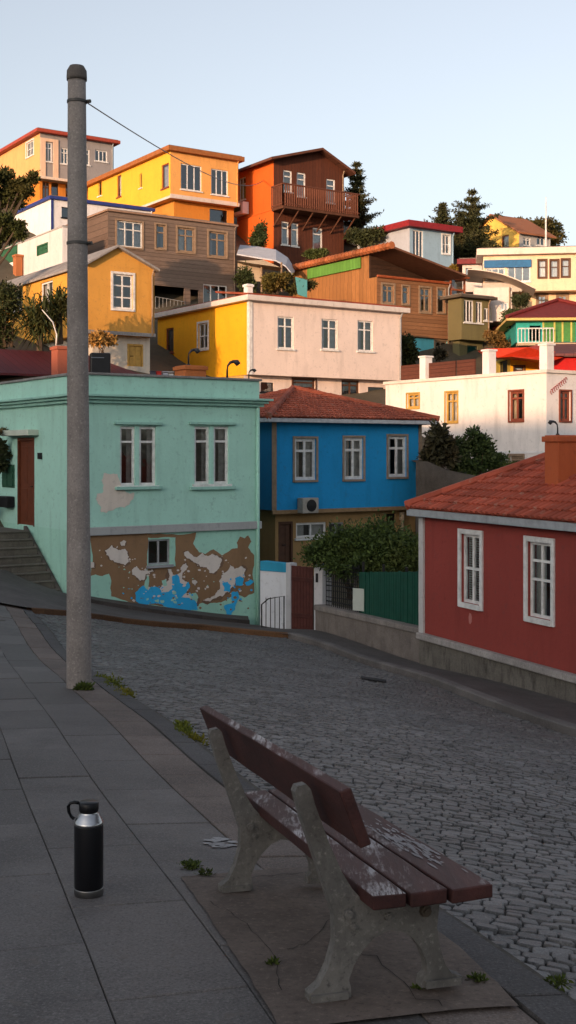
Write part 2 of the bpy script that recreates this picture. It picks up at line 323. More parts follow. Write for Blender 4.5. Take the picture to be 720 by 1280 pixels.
# left pavement: bedding, slabs, border strip and kerbstones
off = lambda d: [(x-d*.959, y-d*.283) for x, y in Lk]
strip('pavement', off(.0), [(-14, -4), (-14, 23.5)], 60, 30, .0405, M('concrete', (.09, .08, .068), .95, sc=3))
def slabs(name, d0, d1, ln, gap, mat, y0=-1.0, y1=24.5, rows=None, stag=.5, h=.045):
    mb = MB(); e1 = Vector((-.283, .959)); e2 = Vector((-.959, -.283)); O = Vector((2.0, 0)); c = d0; ci = 0
    while c < d1-1e-3:
        wd = (rows or (d1-d0)); wd = min(wd, d1-c); s = -1.5+(ci % 2)*ln*stag+random.uniform(-.1, .1)
        while s < 25:
            l = ln*random.uniform(.93, 1.07); q = [O+e1*a+e2*b for a, b in ((s+gap, c+gap), (s+l-gap, c+gap), (s+l-gap, c+wd-gap), (s+gap, c+wd-gap))]
            m_ = sum((p for p in q), Vector((0, 0)))/4
            edge = -.0
            if m_.y > -1 and m_.y < 23.7 and abs(m_.x)/max(m_.y, 1) < .6:
                # bend with the kerb at the far end
                bend = max(0, m_.y-14.2)**2*.0012
                zt = [G(p.x-bend, p.y)+h for p in q]; mb.ct = random.random(); t_ = random.gauss(0, .0025)
                P = [Vector((p.x-bend, p.y, z+t_)) for p, z in zip(q, zt)]; B = [p-Vector((0, 0, .08)) for p in P]
                cc = sum(P, Vector())/4; In = [p+(cc-p).normalized()*.006+Vector((0, 0, .004)) for p in P]
                mb.add(B+P+In, [(0, 1, 5, 4)[::-1], (1, 2, 6, 5)[::-1], (2, 3, 7, 6)[::-1], (3, 0, 4, 7)[::-1], (4, 5, 9, 8)[::-1], (5, 6, 10, 9)[::-1], (6, 7, 11, 10)[::-1], (7, 4, 8, 11)[::-1], (8, 9, 10, 11)[::-1]])
            s += l
        c += wd; ci += 1
    return struct(mb.build(name, mat))
slabs('kerb', .02, .20, .95, .004, M('granite', (.075, .07, .07), .8, lo=.8, hi=1.15), h=.05)
slabs('pavement_border', .205, .53, .75, .003, M('granite', (.145, .115, .10), .8, lo=.85, hi=1.1))
slabs('pavement_slabs', .535, 12, 1.02, .002, M('granite', (.112, .102, .098), .62, lo=.55, hi=1.2), rows=.44)
# ------------------------------------------------------------------ more street surfaces
strip('sidewalk', Rk+[(-6.2, 22.6), (-9, 22), (-14, 22)], [(13.1, -2), (13.1, .2), (9.6, 8.3), (6.25, 16), (2.67, 24), (.65, 28.4), (-.4, 30.9), (-2.8, 30.5), (-5.07, 29.1), (-6.3, 29.3), (-9, 31), (-14, 32)], 130, 14, .10, M('concrete', (.105, .092, .087), .85, sc=1.1))
def kerb_line(name, pl, wdt, top, bot, mat, n=90):
    p = resample(pl, n); d = np.gradient(p, axis=0); d /= np.hypot(d[:, 0], d[:, 1])[:, None]; nr = np.c_[d[:, 1], -d[:, 0]]
    z = Ga(p); mb = MB()
    for i in range(n-1):
        mb.ct = .5
        if i % 4 == 0: t_ = random.random()
        mb.ct = t_; q = []
        for j in (i, i+1):
            a = p[j]; b = p[j]+nr[j]*wdt; q.append([Vector((*a, z[j]+bot)), Vector((*a, z[j]+top-.02)), Vector((*(a*.85+b*.15), z[j]+top)), Vector((*b, z[j]+top)), Vector((*b, z[j]+bot))])
        for k in range(4): mb.face([q[0][k], q[0][k+1], q[1][k+1], q[1][k]])
    return struct(mb.build(name, mat))
kerb_line('kerb', Rk[:7], .16, .125, -.1, M('granite', (.135, .122, .115), .85))
kerb_line('kerb', Rk[6:], .12, .118, -.1, M('granite', (.13, .065, .03), .85, lo=.35))
# raised ledge along the foot of the green house
strip('ledge', [(-5.2, 28.35), (-3.2, 29.5), (-1.0, 30.9)], [(-5.25, 28.9), (-3.3, 30.1), (-1.05, 31.5)], 30, 3, .19, M('concrete', (.09, .08, .072), .9))
kerb_line('kerb', [(-5.2, 28.35), (-3.2, 29.5), (-1.0, 30.9)], .03, .193, -.1, M('granite', (.06, .052, .048), .9), 40)
# concrete pad under the bench, laid on the slabs
def pad(name, px, off, mat, sub=30):
    q = [ground_at(*p, off) for p in px]; mb = MB(); P = []
    for i in range(sub+1):
        for j in range(sub+1):
            a = q[0].lerp(q[1], i/sub).lerp(q[3].lerp(q[2], i/sub), j/sub); jx = .006*noise.noise(Vector((a.x*9, a.y*9, 1))) if i in (0, sub) or j in (0, sub) else 0; jx += .008*noise.noise(Vector((a.x*3, a.y*3, 7))) if i in (0, sub) or j in (0, sub) else 0; P.append((a.x+jx, a.y+jx, G(a.x, a.y)+off))
    fs = [(i*(sub+1)+j, (i+1)*(sub+1)+j, (i+1)*(sub+1)+j+1, i*(sub+1)+j+1) for i in range(sub) for j in range(sub)]
    a, b, c = (Vector(P[k]) for k in fs[0][:3])
    if (b-a).cross(c-a).z < 0: fs = [f[::-1] for f in fs]
    mb.add(P, fs); return struct(mb.build(name, mat, smooth=True))
pad('concrete_pad', [(226, 1096), (450, 1082), (650, 1262), (352, 1292)], .056, M('concrete', (.14, .108, .09), .85, sc=3.2, dk=.6))
# ------------------------------------------------------------------ windows and walls
TH = math.radians(33.8)
def frame(th): return Vector((math.cos(th), math.sin(th))), Vector((-math.sin(th), math.cos(th)))
def hit(C, d, px):
    k = (px-360)/F; return (C.x-k*C.y)/(k*d.y-d.x)
class Wall:                       # a vertical wall plane: start C, direction d, outward normal n
    def __init__(s, C, d, n): s.C, s.d, s.n = C, d, n
    def p(s, a, z, o=0): return Vector((s.C.x+s.d.x*a+s.n.x*o, s.C.y+s.d.y*a+s.n.y*o, z))
    def az(s, px, py): a = hit(s.C, s.d, px); return a, Zp(py, s.C.y+s.d.y*a)
    def rect(s, r):
        a0, a1 = sorted((hit(s.C, s.d, r[0]), hit(s.C, s.d, r[2]))); y = s.C.y+s.d.y*(a0+a1)/2
        return a0, a1, Zp(r[3], y), Zp(r[1], y)
    def box(s, mb, a0, a1, z0, z1, o0, o1, mi=None):
        mb.box(s.p(a0, z0, o0), s.p(a1, z0, o0)-s.p(a0, z0, o0), s.p(a0, z0, o1)-s.p(a0, z0, o0), (0, 0, z1-z0), mi)
def quad_out(mb, P, n, mi):
    nr = (P[1]-P[0]).cross(P[2]-P[0])
    if nr.x*n[0]+nr.y*n[1]+nr.z*(n[2] if len(n) > 2 else 0) < 0: P = P[::-1]
    mb.face(P, mi)
def panel(mb, wl, L, z0, z1, rects, mi=0, rev=.14):
    A = sorted({0, L, *[r[i] for r in rects for i in (0, 1)]}); Z = sorted({z0, z1, *[r[i] for r in rects for i in (2, 3)]})
    A = [a for a in A if -1e-6 <= a <= L+1e-6]; Z = [z for z in Z if z0-1e-6 <= z <= z1+1e-6]
    for a0, a1 in zip(A, A[1:]):
        for b0, b1 in zip(Z, Z[1:]):
            m = ((a0+a1)/2, (b0+b1)/2)
            if any(r[0] < m[0] < r[1] and r[2] < m[1] < r[3] for r in rects): continue
            quad_out(mb, [wl.p(a0, b0), wl.p(a1, b0), wl.p(a1, b1), wl.p(a0, b1)], wl.n, mi)
    for a0, a1, b0, b1 in rects:
        c = wl.p((a0+a1)/2, (b0+b1)/2)
        for (x0, y0), (x1, y1) in (((a0, b0), (a1, b0)), ((a1, b0), (a1, b1)), ((a1, b1), (a0, b1)), ((a0, b1), (a0, b0))):
            P = [wl.p(x0, y0), wl.p(x1, y1), wl.p(x1, y1, -rev), wl.p(x0, y0, -rev)]; m = sum(P, Vector())/4
            quad_out(mb, P, tuple(c-m), mi)
# window styles: frame material, upright bars, cross bars (fractions), bar width, surround, sill, curtains
ST = {
 'two': dict(f=WHITE, v=[.5], h=[.7], w=.055, cur='d'), 'grid': dict(f=WHITE, v=[.5], h=[.33, .67], w=.055, t=(WHITE, .09), cur=''),
 'sash': dict(f=WHITE, v=[.5], h=[.5], w=.05, t=(WHITE, .09), cur='b'), 'sash2': dict(f=WHITE, v=[.5], h=[.5, .75], w=.045, t=(WHITE, .09), cur='d'),
 'one': dict(f=WHITE, v=[], h=[.72], w=.07, cur='f'), 'pair': dict(f=WHITE, v=[.5], h=[], w=.06, cur='d'),
 'slit': dict(f=OCHREW, v=[], h=[], w=.07, cur=''), 'slitb': dict(f=REDW, v=[], h=[], w=.06, cur='f'),
 'brown': dict(f=DARKBROWN, v=[.5], h=[.7], w=.07, cur='d'), 'tan': dict(f=TIMBER, v=[.5], h=[.68], w=.07, t=(TIMBER, .1), cur='d'),
 'tan1': dict(f=TIMBER, v=[], h=[.68], w=.07, t=(TIMBER, .08), cur='d'), 'red': dict(f=REDW, v=[.5], h=[.76], w=.07, t=(REDW, .06), cur='d'),
 'ochre': dict(f=OCHREW, v=[.5], h=[.7], w=.06, t=(OCHREW, .05), cur='f'), 'wide': dict(f=WHITE, v=[.33, .66], h=[.68], w=.05, cur='d', t=(TIMBER, .08)),
 'wide2': dict(f=WHITE, v=[.33, .66], h=[], w=.05, cur=''), 'dark': dict(f=BLACK, v=[], h=[], w=.03, cur=''), 'blue': dict(f=WHITE, v=[.5], h=[.7], w=.08, t=(M('paint', (.33, .25, .19), .8), .065), cur='d'),
 'greyp': dict(f=GREYW, v=[.5], h=[], w=.04, cur=''), 'brown1': dict(f=DARKBROWN, v=[], h=[.6], w=.07, t=(DARKBROWN, .06), cur='f'),
 'mint': dict(f=WHITE, v=[], h=[.74], w=.075, cur='d')}
def window(parent, wl, r, st, lod=0, rev=.14, label=None):
    s = ST[st]; a0, a1, z0, z1 = r; w_ = min(s['w']*1.2, (a1-a0)*.15); o0, o1 = -.10, -.05
    mb = MB(); bx = lambda *q: wl.box(mb, *q)
    bx(a0, a0+w_, z0, z1, o0, o1); bx(a1-w_, a1, z0, z1, o0, o1); bx(a0+w_, a1-w_, z0, z0+w_, o0, o1); bx(a0+w_, a1-w_, z1-w_, z1, o0, o1)
    for v in s['v']: c = a0+(a1-a0)*v; bx(c-w_*.4, c+w_*.4, z0+w_, z1-w_, o0+.002, o1+.004)
    for h in s['h']: c = z0+(z1-z0)*h; bx(a0+w_, a1-w_, c-w_*.4, c+w_*.4, o0+.004, o1+.002)
    win = mb.build('window', s['f'], parent, label=label)
    mb = MB(); quad_out(mb, [wl.p(a0+w_, z0+w_, -.08), wl.p(a1-w_, z0+w_, -.08), wl.p(a1-w_, z1-w_, -.08), wl.p(a0+w_, z1-w_, -.08)], wl.n, 0); mb.build('pane', GLASS, win)
    if s.get('t'):
        m, t_ = s['t']; mb = MB(); bx = lambda *q: wl.box(mb, *q)
        bx(a0-t_, a0, z0-t_, z1+t_, 0.002, .035); bx(a1, a1+t_, z0-t_, z1+t_, .002, .035); bx(a0, a1, z1, z1+t_, .002, .033); bx(a0-t_*.3, a1+t_*.3, z0-t_, z0-.001, .002, .06)
        mb.build('surround', m, win)
    elif lod < 2:
        mb = MB(); wl.box(mb, a0-.06, a1+.06, z0-.07, z0-.002, -.05, .07); mb.build('sill', s['f'] if s['f'] is not OCHREW else WHITE, win)
    if s['cur'] and a1-a0 > .3:
        spans = {'d': [(0, random.uniform(.3, .48)), (1-random.uniform(.3, .48), 1)], 'f': [(0, 1)], 'b': [(0, 1)]}[s['cur']]
        mb = MB()
        for u0, u1 in spans:
            n_ = 14; x = [a0+(a1-a0)*(u0+(u1-u0)*i/n_) for i in range(n_+1)]
            if s['cur'] == 'b':
                zz_ = z0+w_
                while zz_ < z1-w_: wl.box(mb, a0+w_, a1-w_, zz_, zz_+.028, -.16, -.135); zz_ += .045
            else:
                oo = [-.2+.025*math.sin(i*2.1) for i in range(n_+1)]
                for i in range(n_): quad_out(mb, [wl.p(x[i], z0, oo[i]), wl.p(x[i+1], z0, oo[i+1]), wl.p(x[i+1], z1, oo[i+1]), wl.p(x[i], z1, oo[i])], wl.n, 0)
        mb.build('blind' if s['cur'] == 'b' else 'curtain', BLIND if s['cur'] == 'b' else (CURTAIN if st in ('mint', 'blue') else random.choice(CURTS)), win)
    return win
def door(parent, wl, r, mat, panels=True, label=None, glass=False):
    a0, a1, z0, z1 = r; mb = MB(); bx = lambda *q: wl.box(mb, *q)
    bx(a0, a0+.07, z0, z1, -.1, .01); bx(a1-.07, a1, z0, z1, -.1, .01); bx(a0+.07, a1-.07, z1-.08, z1, -.1, .008); bx(a0+.07, a1-.07, z0, z1-.08, -.1, -.06)
    if panels:
        for u0, u1 in ((.08, .46), (.54, .92)):
            for b0, b1 in ((.06, .42), (.48, .9)):
                A0 = a0+.07+(a1-a0-.14)*u0; A1 = a0+.07+(a1-a0-.14)*u1; bx(A0, A1, z0+(z1-z0)*b0, z0+(z1-z0)*b1, -.062, -.045)
    d_ = mb.build('door', mat, parent, bev=.006, label=label)
    mb = MB(); mb.tube([wl.p(a0+.16, z0+(z1-z0)*.45, -.04), wl.p(a0+.16, z0+(z1-z0)*.45, 0.01), wl.p(a0+.26, z0+(z1-z0)*.45, .012)], .013, 6); mb.build('handle', IRON, d_)
    return d_
class House: pass
def house(name, label, cat, corner, left, right, top, bottom, fm, sm, front=(), side=(), th=TH, group=None, roof=None, inset=None, rev=.14, depth=None, zb=None):
    """corner (px, metres away); left / right: photo columns where the side / front wall ends; top, bottom rows at the corner"""
    H = House(); C = Vector(((corner[0]-360)/F*corner[1], corner[1])); u, v = frame(th); H.C, H.u, H.v = C, u, v
    H.Lf = hit(C, u, right); H.Ls = depth or hit(C, v, left); H.z1 = Zp(top, C.y); H.z0 = Zp(bottom, C.y) if zb is None else zb
    H.wf = Wall(C, u, -v); H.ws = Wall(C, v, -u)
    H.e = empty(name, (C.x+u.x*H.Lf/2+v.x*H.Ls/2, C.y+u.y*H.Lf/2+v.y*H.Ls/2, H.z0), label, cat, group)
    fr = [(H.wf.rect(w_), w_[4]) for w_ in front]; sr = [(H.ws.rect(w_), w_[4]) for w_ in side]
    body(H, H.e, H.C, H.Lf, H.Ls, H.z0, H.z1, fr, sr, fm, sm)
    if inset:
        ins = inset; C2 = C+u*ins['s']+v*ins['f']; l = House(); l.u, l.v = u, v
        l.wf = Wall(C2, u, -v); l.ws = Wall(C2, v, -u); Lf2 = H.Lf-ins['s']-.02; Ls2 = H.Ls-ins['f']-.02
        zt_ = H.z0-.015; zb_ = ins['zb'] if 'zb' in ins else Zp(ins['bottom'], C.y)
        f2 = [(l.wf.rect(w_), w_[4]) for w_ in ins.get('front', ())]; s2 = [(l.ws.rect(w_), w_[4]) for w_ in ins.get('side', ())]
        f2 = [((a, b, max(c, zb_+.01), min(d, zt_-.02)), s) for (a, b, c, d), s in f2]; s2 = [((a, b, max(c, zb_+.01), min(d, zt_-.02)), s) for (a, b, c, d), s in s2]
        body(l, H.e, C2, Lf2, Ls2, zb_, zt_, f2, s2, ins['m'], ins.get('sm', ins['m']), 'lower_wall'); H.low = l
    if H.z1 > 1.5 and H.Lf < 12 and name not in ('corner_house',):
        mb = MB(); a_ = H.Lf-.12; mb.tube([H.wf.p(a_, H.z0+.02, .06), H.wf.p(a_, H.z1-.25, .06), H.wf.p(a_, H.z1-.02, .2)], .04, 6); mb.build('downpipe', random.choice([TIMBER, GREYW, fm]), H.e)
    if roof: ROOFS[roof['k']](H, **{a: b for a, b in roof.items() if a != 'k'})
    return H
def body(H, par, C, Lf, Ls, z0, z1, fr, sr, fm, sm, nm='wall'):
    u, v = H.u, H.v; mb = MB()
    panel(mb, H.wf, Lf, z0, z1, [r for r, s in fr], 0); panel(mb, H.ws, Ls, z0, z1, [r for r, s in sr], 1)
    q = lambda a, b, z: Vector((C.x+u.x*a+v.x*b, C.y+u.y*a+v.y*b, z))
    quad_out(mb, [q(Lf, 0, z0), q(Lf, Ls, z0), q(Lf, Ls, z1), q(Lf, 0, z1)], (u.x, u.y), 1)
    quad_out(mb, [q(0, Ls, z0), q(Lf, Ls, z0), q(Lf, Ls, z1), q(0, Ls, z1)], (v.x, v.y), 1)
    quad_out(mb, [q(0, 0, z0), q(Lf, 0, z0), q(Lf, Ls, z0), q(0, Ls, z0)], (0, 0, -1), 0)
    quad_out(mb, [q(0, 0, z1), q(Lf, 0, z1), q(Lf, Ls, z1), q(0, Ls, z1)], (0, 0, 1), 0)
    H.wall = mb.build(nm, [fm, sm], par)
    for wl, L in ((H.wf, fr), (H.ws, sr)):
        for r, s in L:
            if s.startswith('door'): door(par, wl, r, {'door': DARKBROWN, 'doorg': M('paint', (.03, .12, .06), .6), 'dooro': OCHREW, 'doorw': TIMBER}[s])
            elif s == 'open':
                pass
            else: window(par, wl, r, s)
def q3(H, a, b, z): return Vector((H.C.x+H.u.x*a+H.v.x*b, H.C.y+H.u.y*a+H.v.y*b, z))
def roof_flat(H, m, t=.25, o=.3, em=None, dz=0, z=None):
    z = H.z1+.003 if z is None else z; mb = MB()
    P = [q3(H, -o, -o, z), q3(H, H.Lf+o, -o, z), q3(H, H.Lf+o, H.Ls+o, z), q3(H, -o, H.Ls+o, z)]
    mb.prism(P, (0, 0, t)); rf = mb.build('roof', m, H.e, bev=.02)
    mb = MB(); i = .12; z2 = z+t-.0
    P = [q3(H, -o+i, -o+i, z2+.002), q3(H, H.Lf+o-i, -o+i, z2+.002), q3(H, H.Lf+o-i, H.Ls+o-i, z2+.002), q3(H, -o+i, H.Ls+o-i, z2+.002)]
    mb.prism(P, (0, 0, .05)); mb.build('roof_covering', em or M('concrete', (.2, .17, .15)), rf); return rf
def tiles(mb, P00, eu, up, Lu, Lup, clip, tw=.17, tl=.28, rad=.06):
    """curved clay tiles over the plane P00 + eu*a + up*b ; clip(a, b) says where"""
    nrm = eu.cross(up).normalized(); nrm = nrm if nrm.z > 0 else -nrm; b = 0; row = 0
    while b < Lup:
        a = tw/2
        while a < Lu:
            if clip(a, b+tl*.4):
                mb.ct = min(1, max(0, random.gauss(.5, .22))); ja = random.gauss(0, .006); K_ = 5; vs_ = []
                for (bb, hh, rr) in ((b-.03, .03, rad*1.08), (b+tl, .006, rad*.9)):
                    for k in range(K_):
                        an = math.pi*k/(K_-1); vs_.append(P00+eu*(a+ja+rr*math.cos(an)*1.15)+up*bb+nrm*(hh+rr*math.sin(an)*.75))
                fs = [(k, k+1, K_+k+1, K_+k) for k in range(K_-1)]
                q = vs_[1]-vs_[0]; r = vs_[K_]-vs_[0]
                if q.cross(r).dot(nrm) < 0 and False: pass
                mb.add(vs_, fs); mb.add(vs_[:K_], [tuple(range(K_))])
            a += tw
        b += tl; row += 1
def roof_hip(H, m, rise, o=.4, ridge=None, gm=WHITE, tile=True, gt=.14, tw=.17):
    a0, a1, b0, b1 = -o, H.Lf+o, -o, H.Ls+o; z = H.z1; hd = min(a1-a0, b1-b0)/2
    if a1-a0 >= b1-b0: R0, R1 = (a0+hd, (b0+b1)/2), (a1-hd, (b0+b1)/2)
    else: R0, R1 = ((a0+a1)/2, b0+hd), ((a0+a1)/2, b1-hd)
    if ridge: R0, R1 = ridge
    c = [q3(H, a0, b0, z+gt), q3(H, a1, b0, z+gt), q3(H, a1, b1, z+gt), q3(H, a0, b1, z+gt)]; r0 = q3(H, *R0, z+gt+rise); r1 = q3(H, *R1, z+gt+rise)
    mb = MB()
    if a1-a0 >= b1-b0: sl_ = [(c[0], c[1], r1, r0), (c[1], c[2], r1), (c[2], c[3], r0, r1), (c[3], c[0], r0)]
    else: sl_ = [(c[0], c[1], r0), (c[1], c[2], r1, r0), (c[2], c[3], r1), (c[3], c[0], r0, r1)]
    for s_ in sl_: mb.face([p-Vector((0, 0, .01)) for p in s_])
    if tile:
        for s_ in sl_[:2]+sl_[3:]:
            eu = (s_[1]-s_[0]); L = eu.length; eu.normalize(); ap = s_[2]; up = (ap-s_[0])-eu*(ap-s_[0]).dot(eu); Lup = up.length; up.normalize()
            pl = [((p-s_[0]).dot(eu), (p-s_[0]).dot(up)) for p in s_]
            def clip(a, b, pl=pl):
                ins_ = False; n_ = len(pl)
                for i in range(n_):
                    (x1, y1), (x2, y2) = pl[i], pl[(i+1) % n_]
                    if (y1 > b) != (y2 > b) and a < (x2-x1)*(b-y1)/(y2-y1+1e-12)+x1: ins_ = not ins_
                return ins_
            tiles(mb, s_[0], eu, up, L, Lup, clip, tw=tw)
    mb.ct = .55
    for a, b in ((c[0], r0), (c[1], r1 if a1-a0 >= b1-b0 else r0), (c[3], r0 if a1-a0 >= b1-b0 else r1), (c[2], r1), (r0, r1)):
        if (a-b).length < .05: continue
        n_ = max(2, int((a-b).length/.38))
        for i in range(n_): mb.ct = random.uniform(.3, .8); p = a.lerp(b, i/n_)+Vector((0, 0, .04)); qq = a.lerp(b, (i+1.12)/n_)+Vector((0, 0, .055)); mb.tube([p, qq], [.11, .09], 7)
    rf = mb.build('roof', m, H.e)
    mb = MB(); g = .07                       # eaves board and soffit
    mb.prism([q3(H, a0, b0, z+.004), q3(H, a1, b0, z+.004), q3(H, a1, b1, z+.004), q3(H, a0, b1, z+.004)], (0, 0, gt-.02))
    mb.build('eaves', gm, rf, bev=.01); return rf
def roof_gable(H, m, zr, along='v', o=.35, t=.12, gm=None, off_=.5, wallm=None, os=.3):
    """ridge height zr; along v: the gable stands on the front wall"""
    z = H.z1; mb = MB(); gb = MB()
    if along == 'v':
        am = H.Lf*off_; sl1 = (zr-z)/am; sl2 = (zr-z)/(H.Lf-am); E = lambda a, b, zz_: q3(H, a, b, zz_); L = H.Ls; w0, w1 = -os, H.Lf+os
    else:
        am = H.Ls*off_; sl1 = (zr-z)/am; sl2 = (zr-z)/(H.Ls-am); E = lambda a, b, zz_: q3(H, b, a, zz_); L = H.Lf; w0, w1 = -os, H.Ls+os
    for b0, b1 in ((-o, L+o),):
        for (a_, s_, x_) in ((w0, sl1, 1), (w1, sl2, -1)):
            ze = zr-s_*abs(am-a_); P = [E(a_, b0, ze+.006), E(am, b0, zr+.006), E(am, b1, zr+.006), E(a_, b1, ze+.006)]
            mb.prism(P, (0, 0, t))
    rf = mb.build('roof', m, H.e, bev=.015)
    W_ = H.Lf if along == 'v' else H.Ls
    gb.prism([E(0, 0, z+.002), E(W_, 0, z+.002), E(am, 0, zr)], (E(0, .12, 0)-E(0, 0, 0))); gb.build('gable', wallm or M('stucco', (.5, .4, .3), .88), H.e); gb = MB(); gb.prism([E(0, L-.12, z+.002), E(W_, L-.12, z+.002), E(am, L-.12, zr)], (E(0, .12, 0)-E(0, 0, 0)))
    gb.build('gable', wallm or M('stucco', (.5, .4, .3), .88), H.e); return rf
ROOFS = dict(flat=roof_flat, hip=roof_hip, gable=roof_gable)
def band(H, wl, L, z0, z1, o, m, nm='string_course', a0=-.03, par=None):
    mb = MB(); wl.box(mb, a0, L+.03, z0, z1, .003, o); return mb.build(nm, m, par or H.e, bev=.01)
def railing(par, P, Q, h, m, nm='railing', gap=.14, r=.012, rails=(0.06, 1.0)):
    P, Q = Vector(P), Vector(Q); mb = MB(); n_ = max(2, int((Q-P).length/gap)); up = Vector((0, 0, h))
    for k in rails: mb.tube([P+up*k, Q+up*k], r*1.4, 5)
    for i in range(n_+1): p = P.lerp(Q, i/n_); mb.tube([p, p+up], r, 4)
    return mb.build(nm, m, par)
def chimney(par, c, s, z0, z1, m, ang=TH, nm='chimney', pots=0, cap=None):
    mb = MB(); mb.cbox((c[0], c[1], z0), s, s, z1-z0, ang); mb.cbox((c[0], c[1], z1-.12), s+.08, s+.08, .1, ang)
    o = mb.build(nm, m, par, bev=.012)
    for i in range(pots):
        mb = MB(); x = (i-(pots-1)/2)*.2; mb.lathe((c[0]+x*math.cos(ang), c[1]+x*math.sin(ang), z1-.02), [(.06, 0), (.05, .2), (.1, .22), (.1, .26), (.03, .36)], 10); mb.build('chimney_pot', cap or IRON, o)
    return o
# ------------------------------------------------------------------ green corner house with peeling wall
MINT = S(.36, .62, .53, dirt=.35); MINT2 = S(.28, .50, .43)
mA = house('corner_house', 'mint green corner house with peeling lower wall and flat parapet beside the steps', 'house', (98, 29), -60, 324, 468, 665, MINT, MINT,
    front=[(150, 533, 169, 607, 'mint'), (174, 533, 195, 607, 'mint'), (243, 533, 262, 605, 'mint'), (267, 533, 286, 605, 'mint')],
    side=[(22, 547, 43, 657, 'open')])
H = mA
# basement wall, painted in layers that have flaked away
BR = S(.235, .14, .075); PK = S(.62, .56, .51); BL = S(.03, .38, .72); MN = S(.32, .58, .48)
mb = MB(); lw = H.wf; zb = -5.2
panel(mb, lw, H.Lf, zb, H.z0, [lw.rect((185, 674, 213, 706))], 0); panel(mb, H.ws, H.Ls, zb, H.z0, [], 0)
def jag(P, it=4, k=.2):
    P = [Vector(p) for p in P]
    for _ in range(it):
        Q = []
        for i in range(len(P)):
            a, b = P[i], P[(i+1) % len(P)]; d = b-a; Q += [a, (a+b)/2+Vector((-d.y, d.x))*random.uniform(-k, k)]
        P = Q
    return P
def patch(pl, sc, ox, oy, o, mi, it=3, k=.14):
    P = jag(pl, it, k); W_ = []
    for p in P:
        a, z = lw.az(p.x/sc+ox, p.y/sc+oy); a = min(max(a, .01), H.Lf-.16); W_.append(lw.p(a, max(z, zb), o))
    tr = tessellate_polygon([W_])
    for t in tr:
        quad_out(mb, [W_[i] for i in t], (lw.n.x, lw.n.y), mi)
s3 = 3.273
hole = [(243, 105), (243, 218), (358, 222), (358, 105)]
# brown coat in two parts round the basement window
patch([(10, 92), (243, 88), (243, 222), (230, 380), (190, 372), (95, 345), (95, 280), (85, 252), (60, 262), (30, 255), (10, 262)], s3, 110, 640, .004, 1, 3, .07)
patch([(243, 88), (442, 82), (434, 118), (430, 130), (455, 165), (480, 172), (512, 152), (548, 178), (590, 150), (612, 148), (608, 125), (622, 100), (640, 108), (655, 95), (668, 122), (655, 145), (668, 165), (682, 180), (680, 330), (655, 340), (640, 350), (600, 335), (545, 370), (470, 370), (440, 385), (350, 390), (232, 380), (243, 224), (358, 222), (358, 104), (243, 104)], s3, 110, 640, .0045, 1, 3, .07)
for pl in ([(68, 158), (85, 148), (95, 135), (110, 148), (130, 155), (150, 150), (162, 175), (165, 205), (150, 218), (130, 210), (110, 205), (90, 195), (80, 178)], [(130, 125), (145, 115), (157, 122), (150, 138), (135, 138)],
    [(180, 235), (195, 225), (215, 240), (235, 240), (262, 233), (268, 242), (235, 255), (228, 278), (212, 282), (195, 262), (180, 255)],
    [(392, 165), (408, 158), (425, 175), (445, 185), (470, 168), (490, 180), (510, 170), (530, 180), (547, 195), (540, 220), (515, 250), (495, 248), (485, 225), (460, 225), (440, 208), (405, 190)],
    [(325, 235), (340, 235), (345, 255), (365, 255), (378, 248), (388, 215), (400, 208), (403, 232), (392, 245), (385, 275), (410, 290), (400, 330), (430, 335), (448, 345), (445, 370), (380, 385), (300, 350), (300, 300), (330, 285)],
    [(470, 360), (520, 335), (540, 310), (545, 260), (570, 240), (580, 215), (600, 235), (625, 220), (645, 235), (640, 265), (620, 270), (600, 285), (580, 320), (550, 345), (500, 365)],
    [(425, 280), (440, 278), (446, 290), (430, 294)], [(448, 308), (456, 308), (455, 318), (446, 316)], [(476, 310), (484, 312), (480, 320)], [(245, 305), (255, 308), (252, 345), (244, 345)], [(10, 205), (24, 205), (26, 228), (10, 230)]):
    cx_ = sum(p[0] for p in pl)/len(pl); cy_ = sum(p[1] for p in pl)/len(pl); patch([(cx_+(x-cx_)*1.1+2, cy_+(y-cy_)*1.1+2) for x, y in pl], s3, 110, 640, .007, 5, 4, .2)  # darker offset outline under each patch, edge shade painted in to imply thickness
    patch(pl, s3, 110, 640, .011, 2, 4, .19)
for pl in ([(192, 330), (225, 300), (245, 320), (260, 305), (290, 310), (300, 330), (330, 325), (345, 310), (345, 260), (362, 255), (372, 265), (375, 290), (395, 300), (410, 285), (415, 310), (395, 335), (380, 350), (410, 350), (440, 365), (448, 400), (410, 405), (340, 395), (260, 375), (195, 365)],
    [(548, 290), (570, 285), (585, 300), (580, 325), (555, 325)], [(600, 270), (620, 262), (635, 270), (632, 300), (610, 300)], [(640, 290), (665, 275), (678, 285), (665, 298), (645, 300)], [(590, 325), (612, 325), (618, 350), (605, 375), (600, 400), (585, 420), (565, 420), (555, 385), (585, 375)]):
    patch(pl, s3, 110, 640, .013, 3, 3, .13)
patch([(300, 280), (318, 276), (322, 300), (308, 302)], s3, 110, 640, .014, 4); patch([(415, 335), (440, 330), (450, 350), (445, 368), (420, 352)], s3, 110, 640, .0135, 4)
def flakes(cx, cy, rx, ry, n, mi, o, s0=2, s1=7):
    for _ in range(n):
        x, y = random.gauss(cx, rx), random.gauss(cy, ry); r = random.uniform(s0, s1)
        if y < 95 or x < 14 or x > 675 or 236 < x < 364 and y < 226: continue
        patch([(x+math.cos(t)*r*random.uniform(.5, 1.2), y+math.sin(t)*r*random.uniform(.4, 1)) for t in (0, 1.1, 2.2, 3.3, 4.4, 5.3)], s3, 110, 640, o+random.random()*.001, mi, 1, .2)
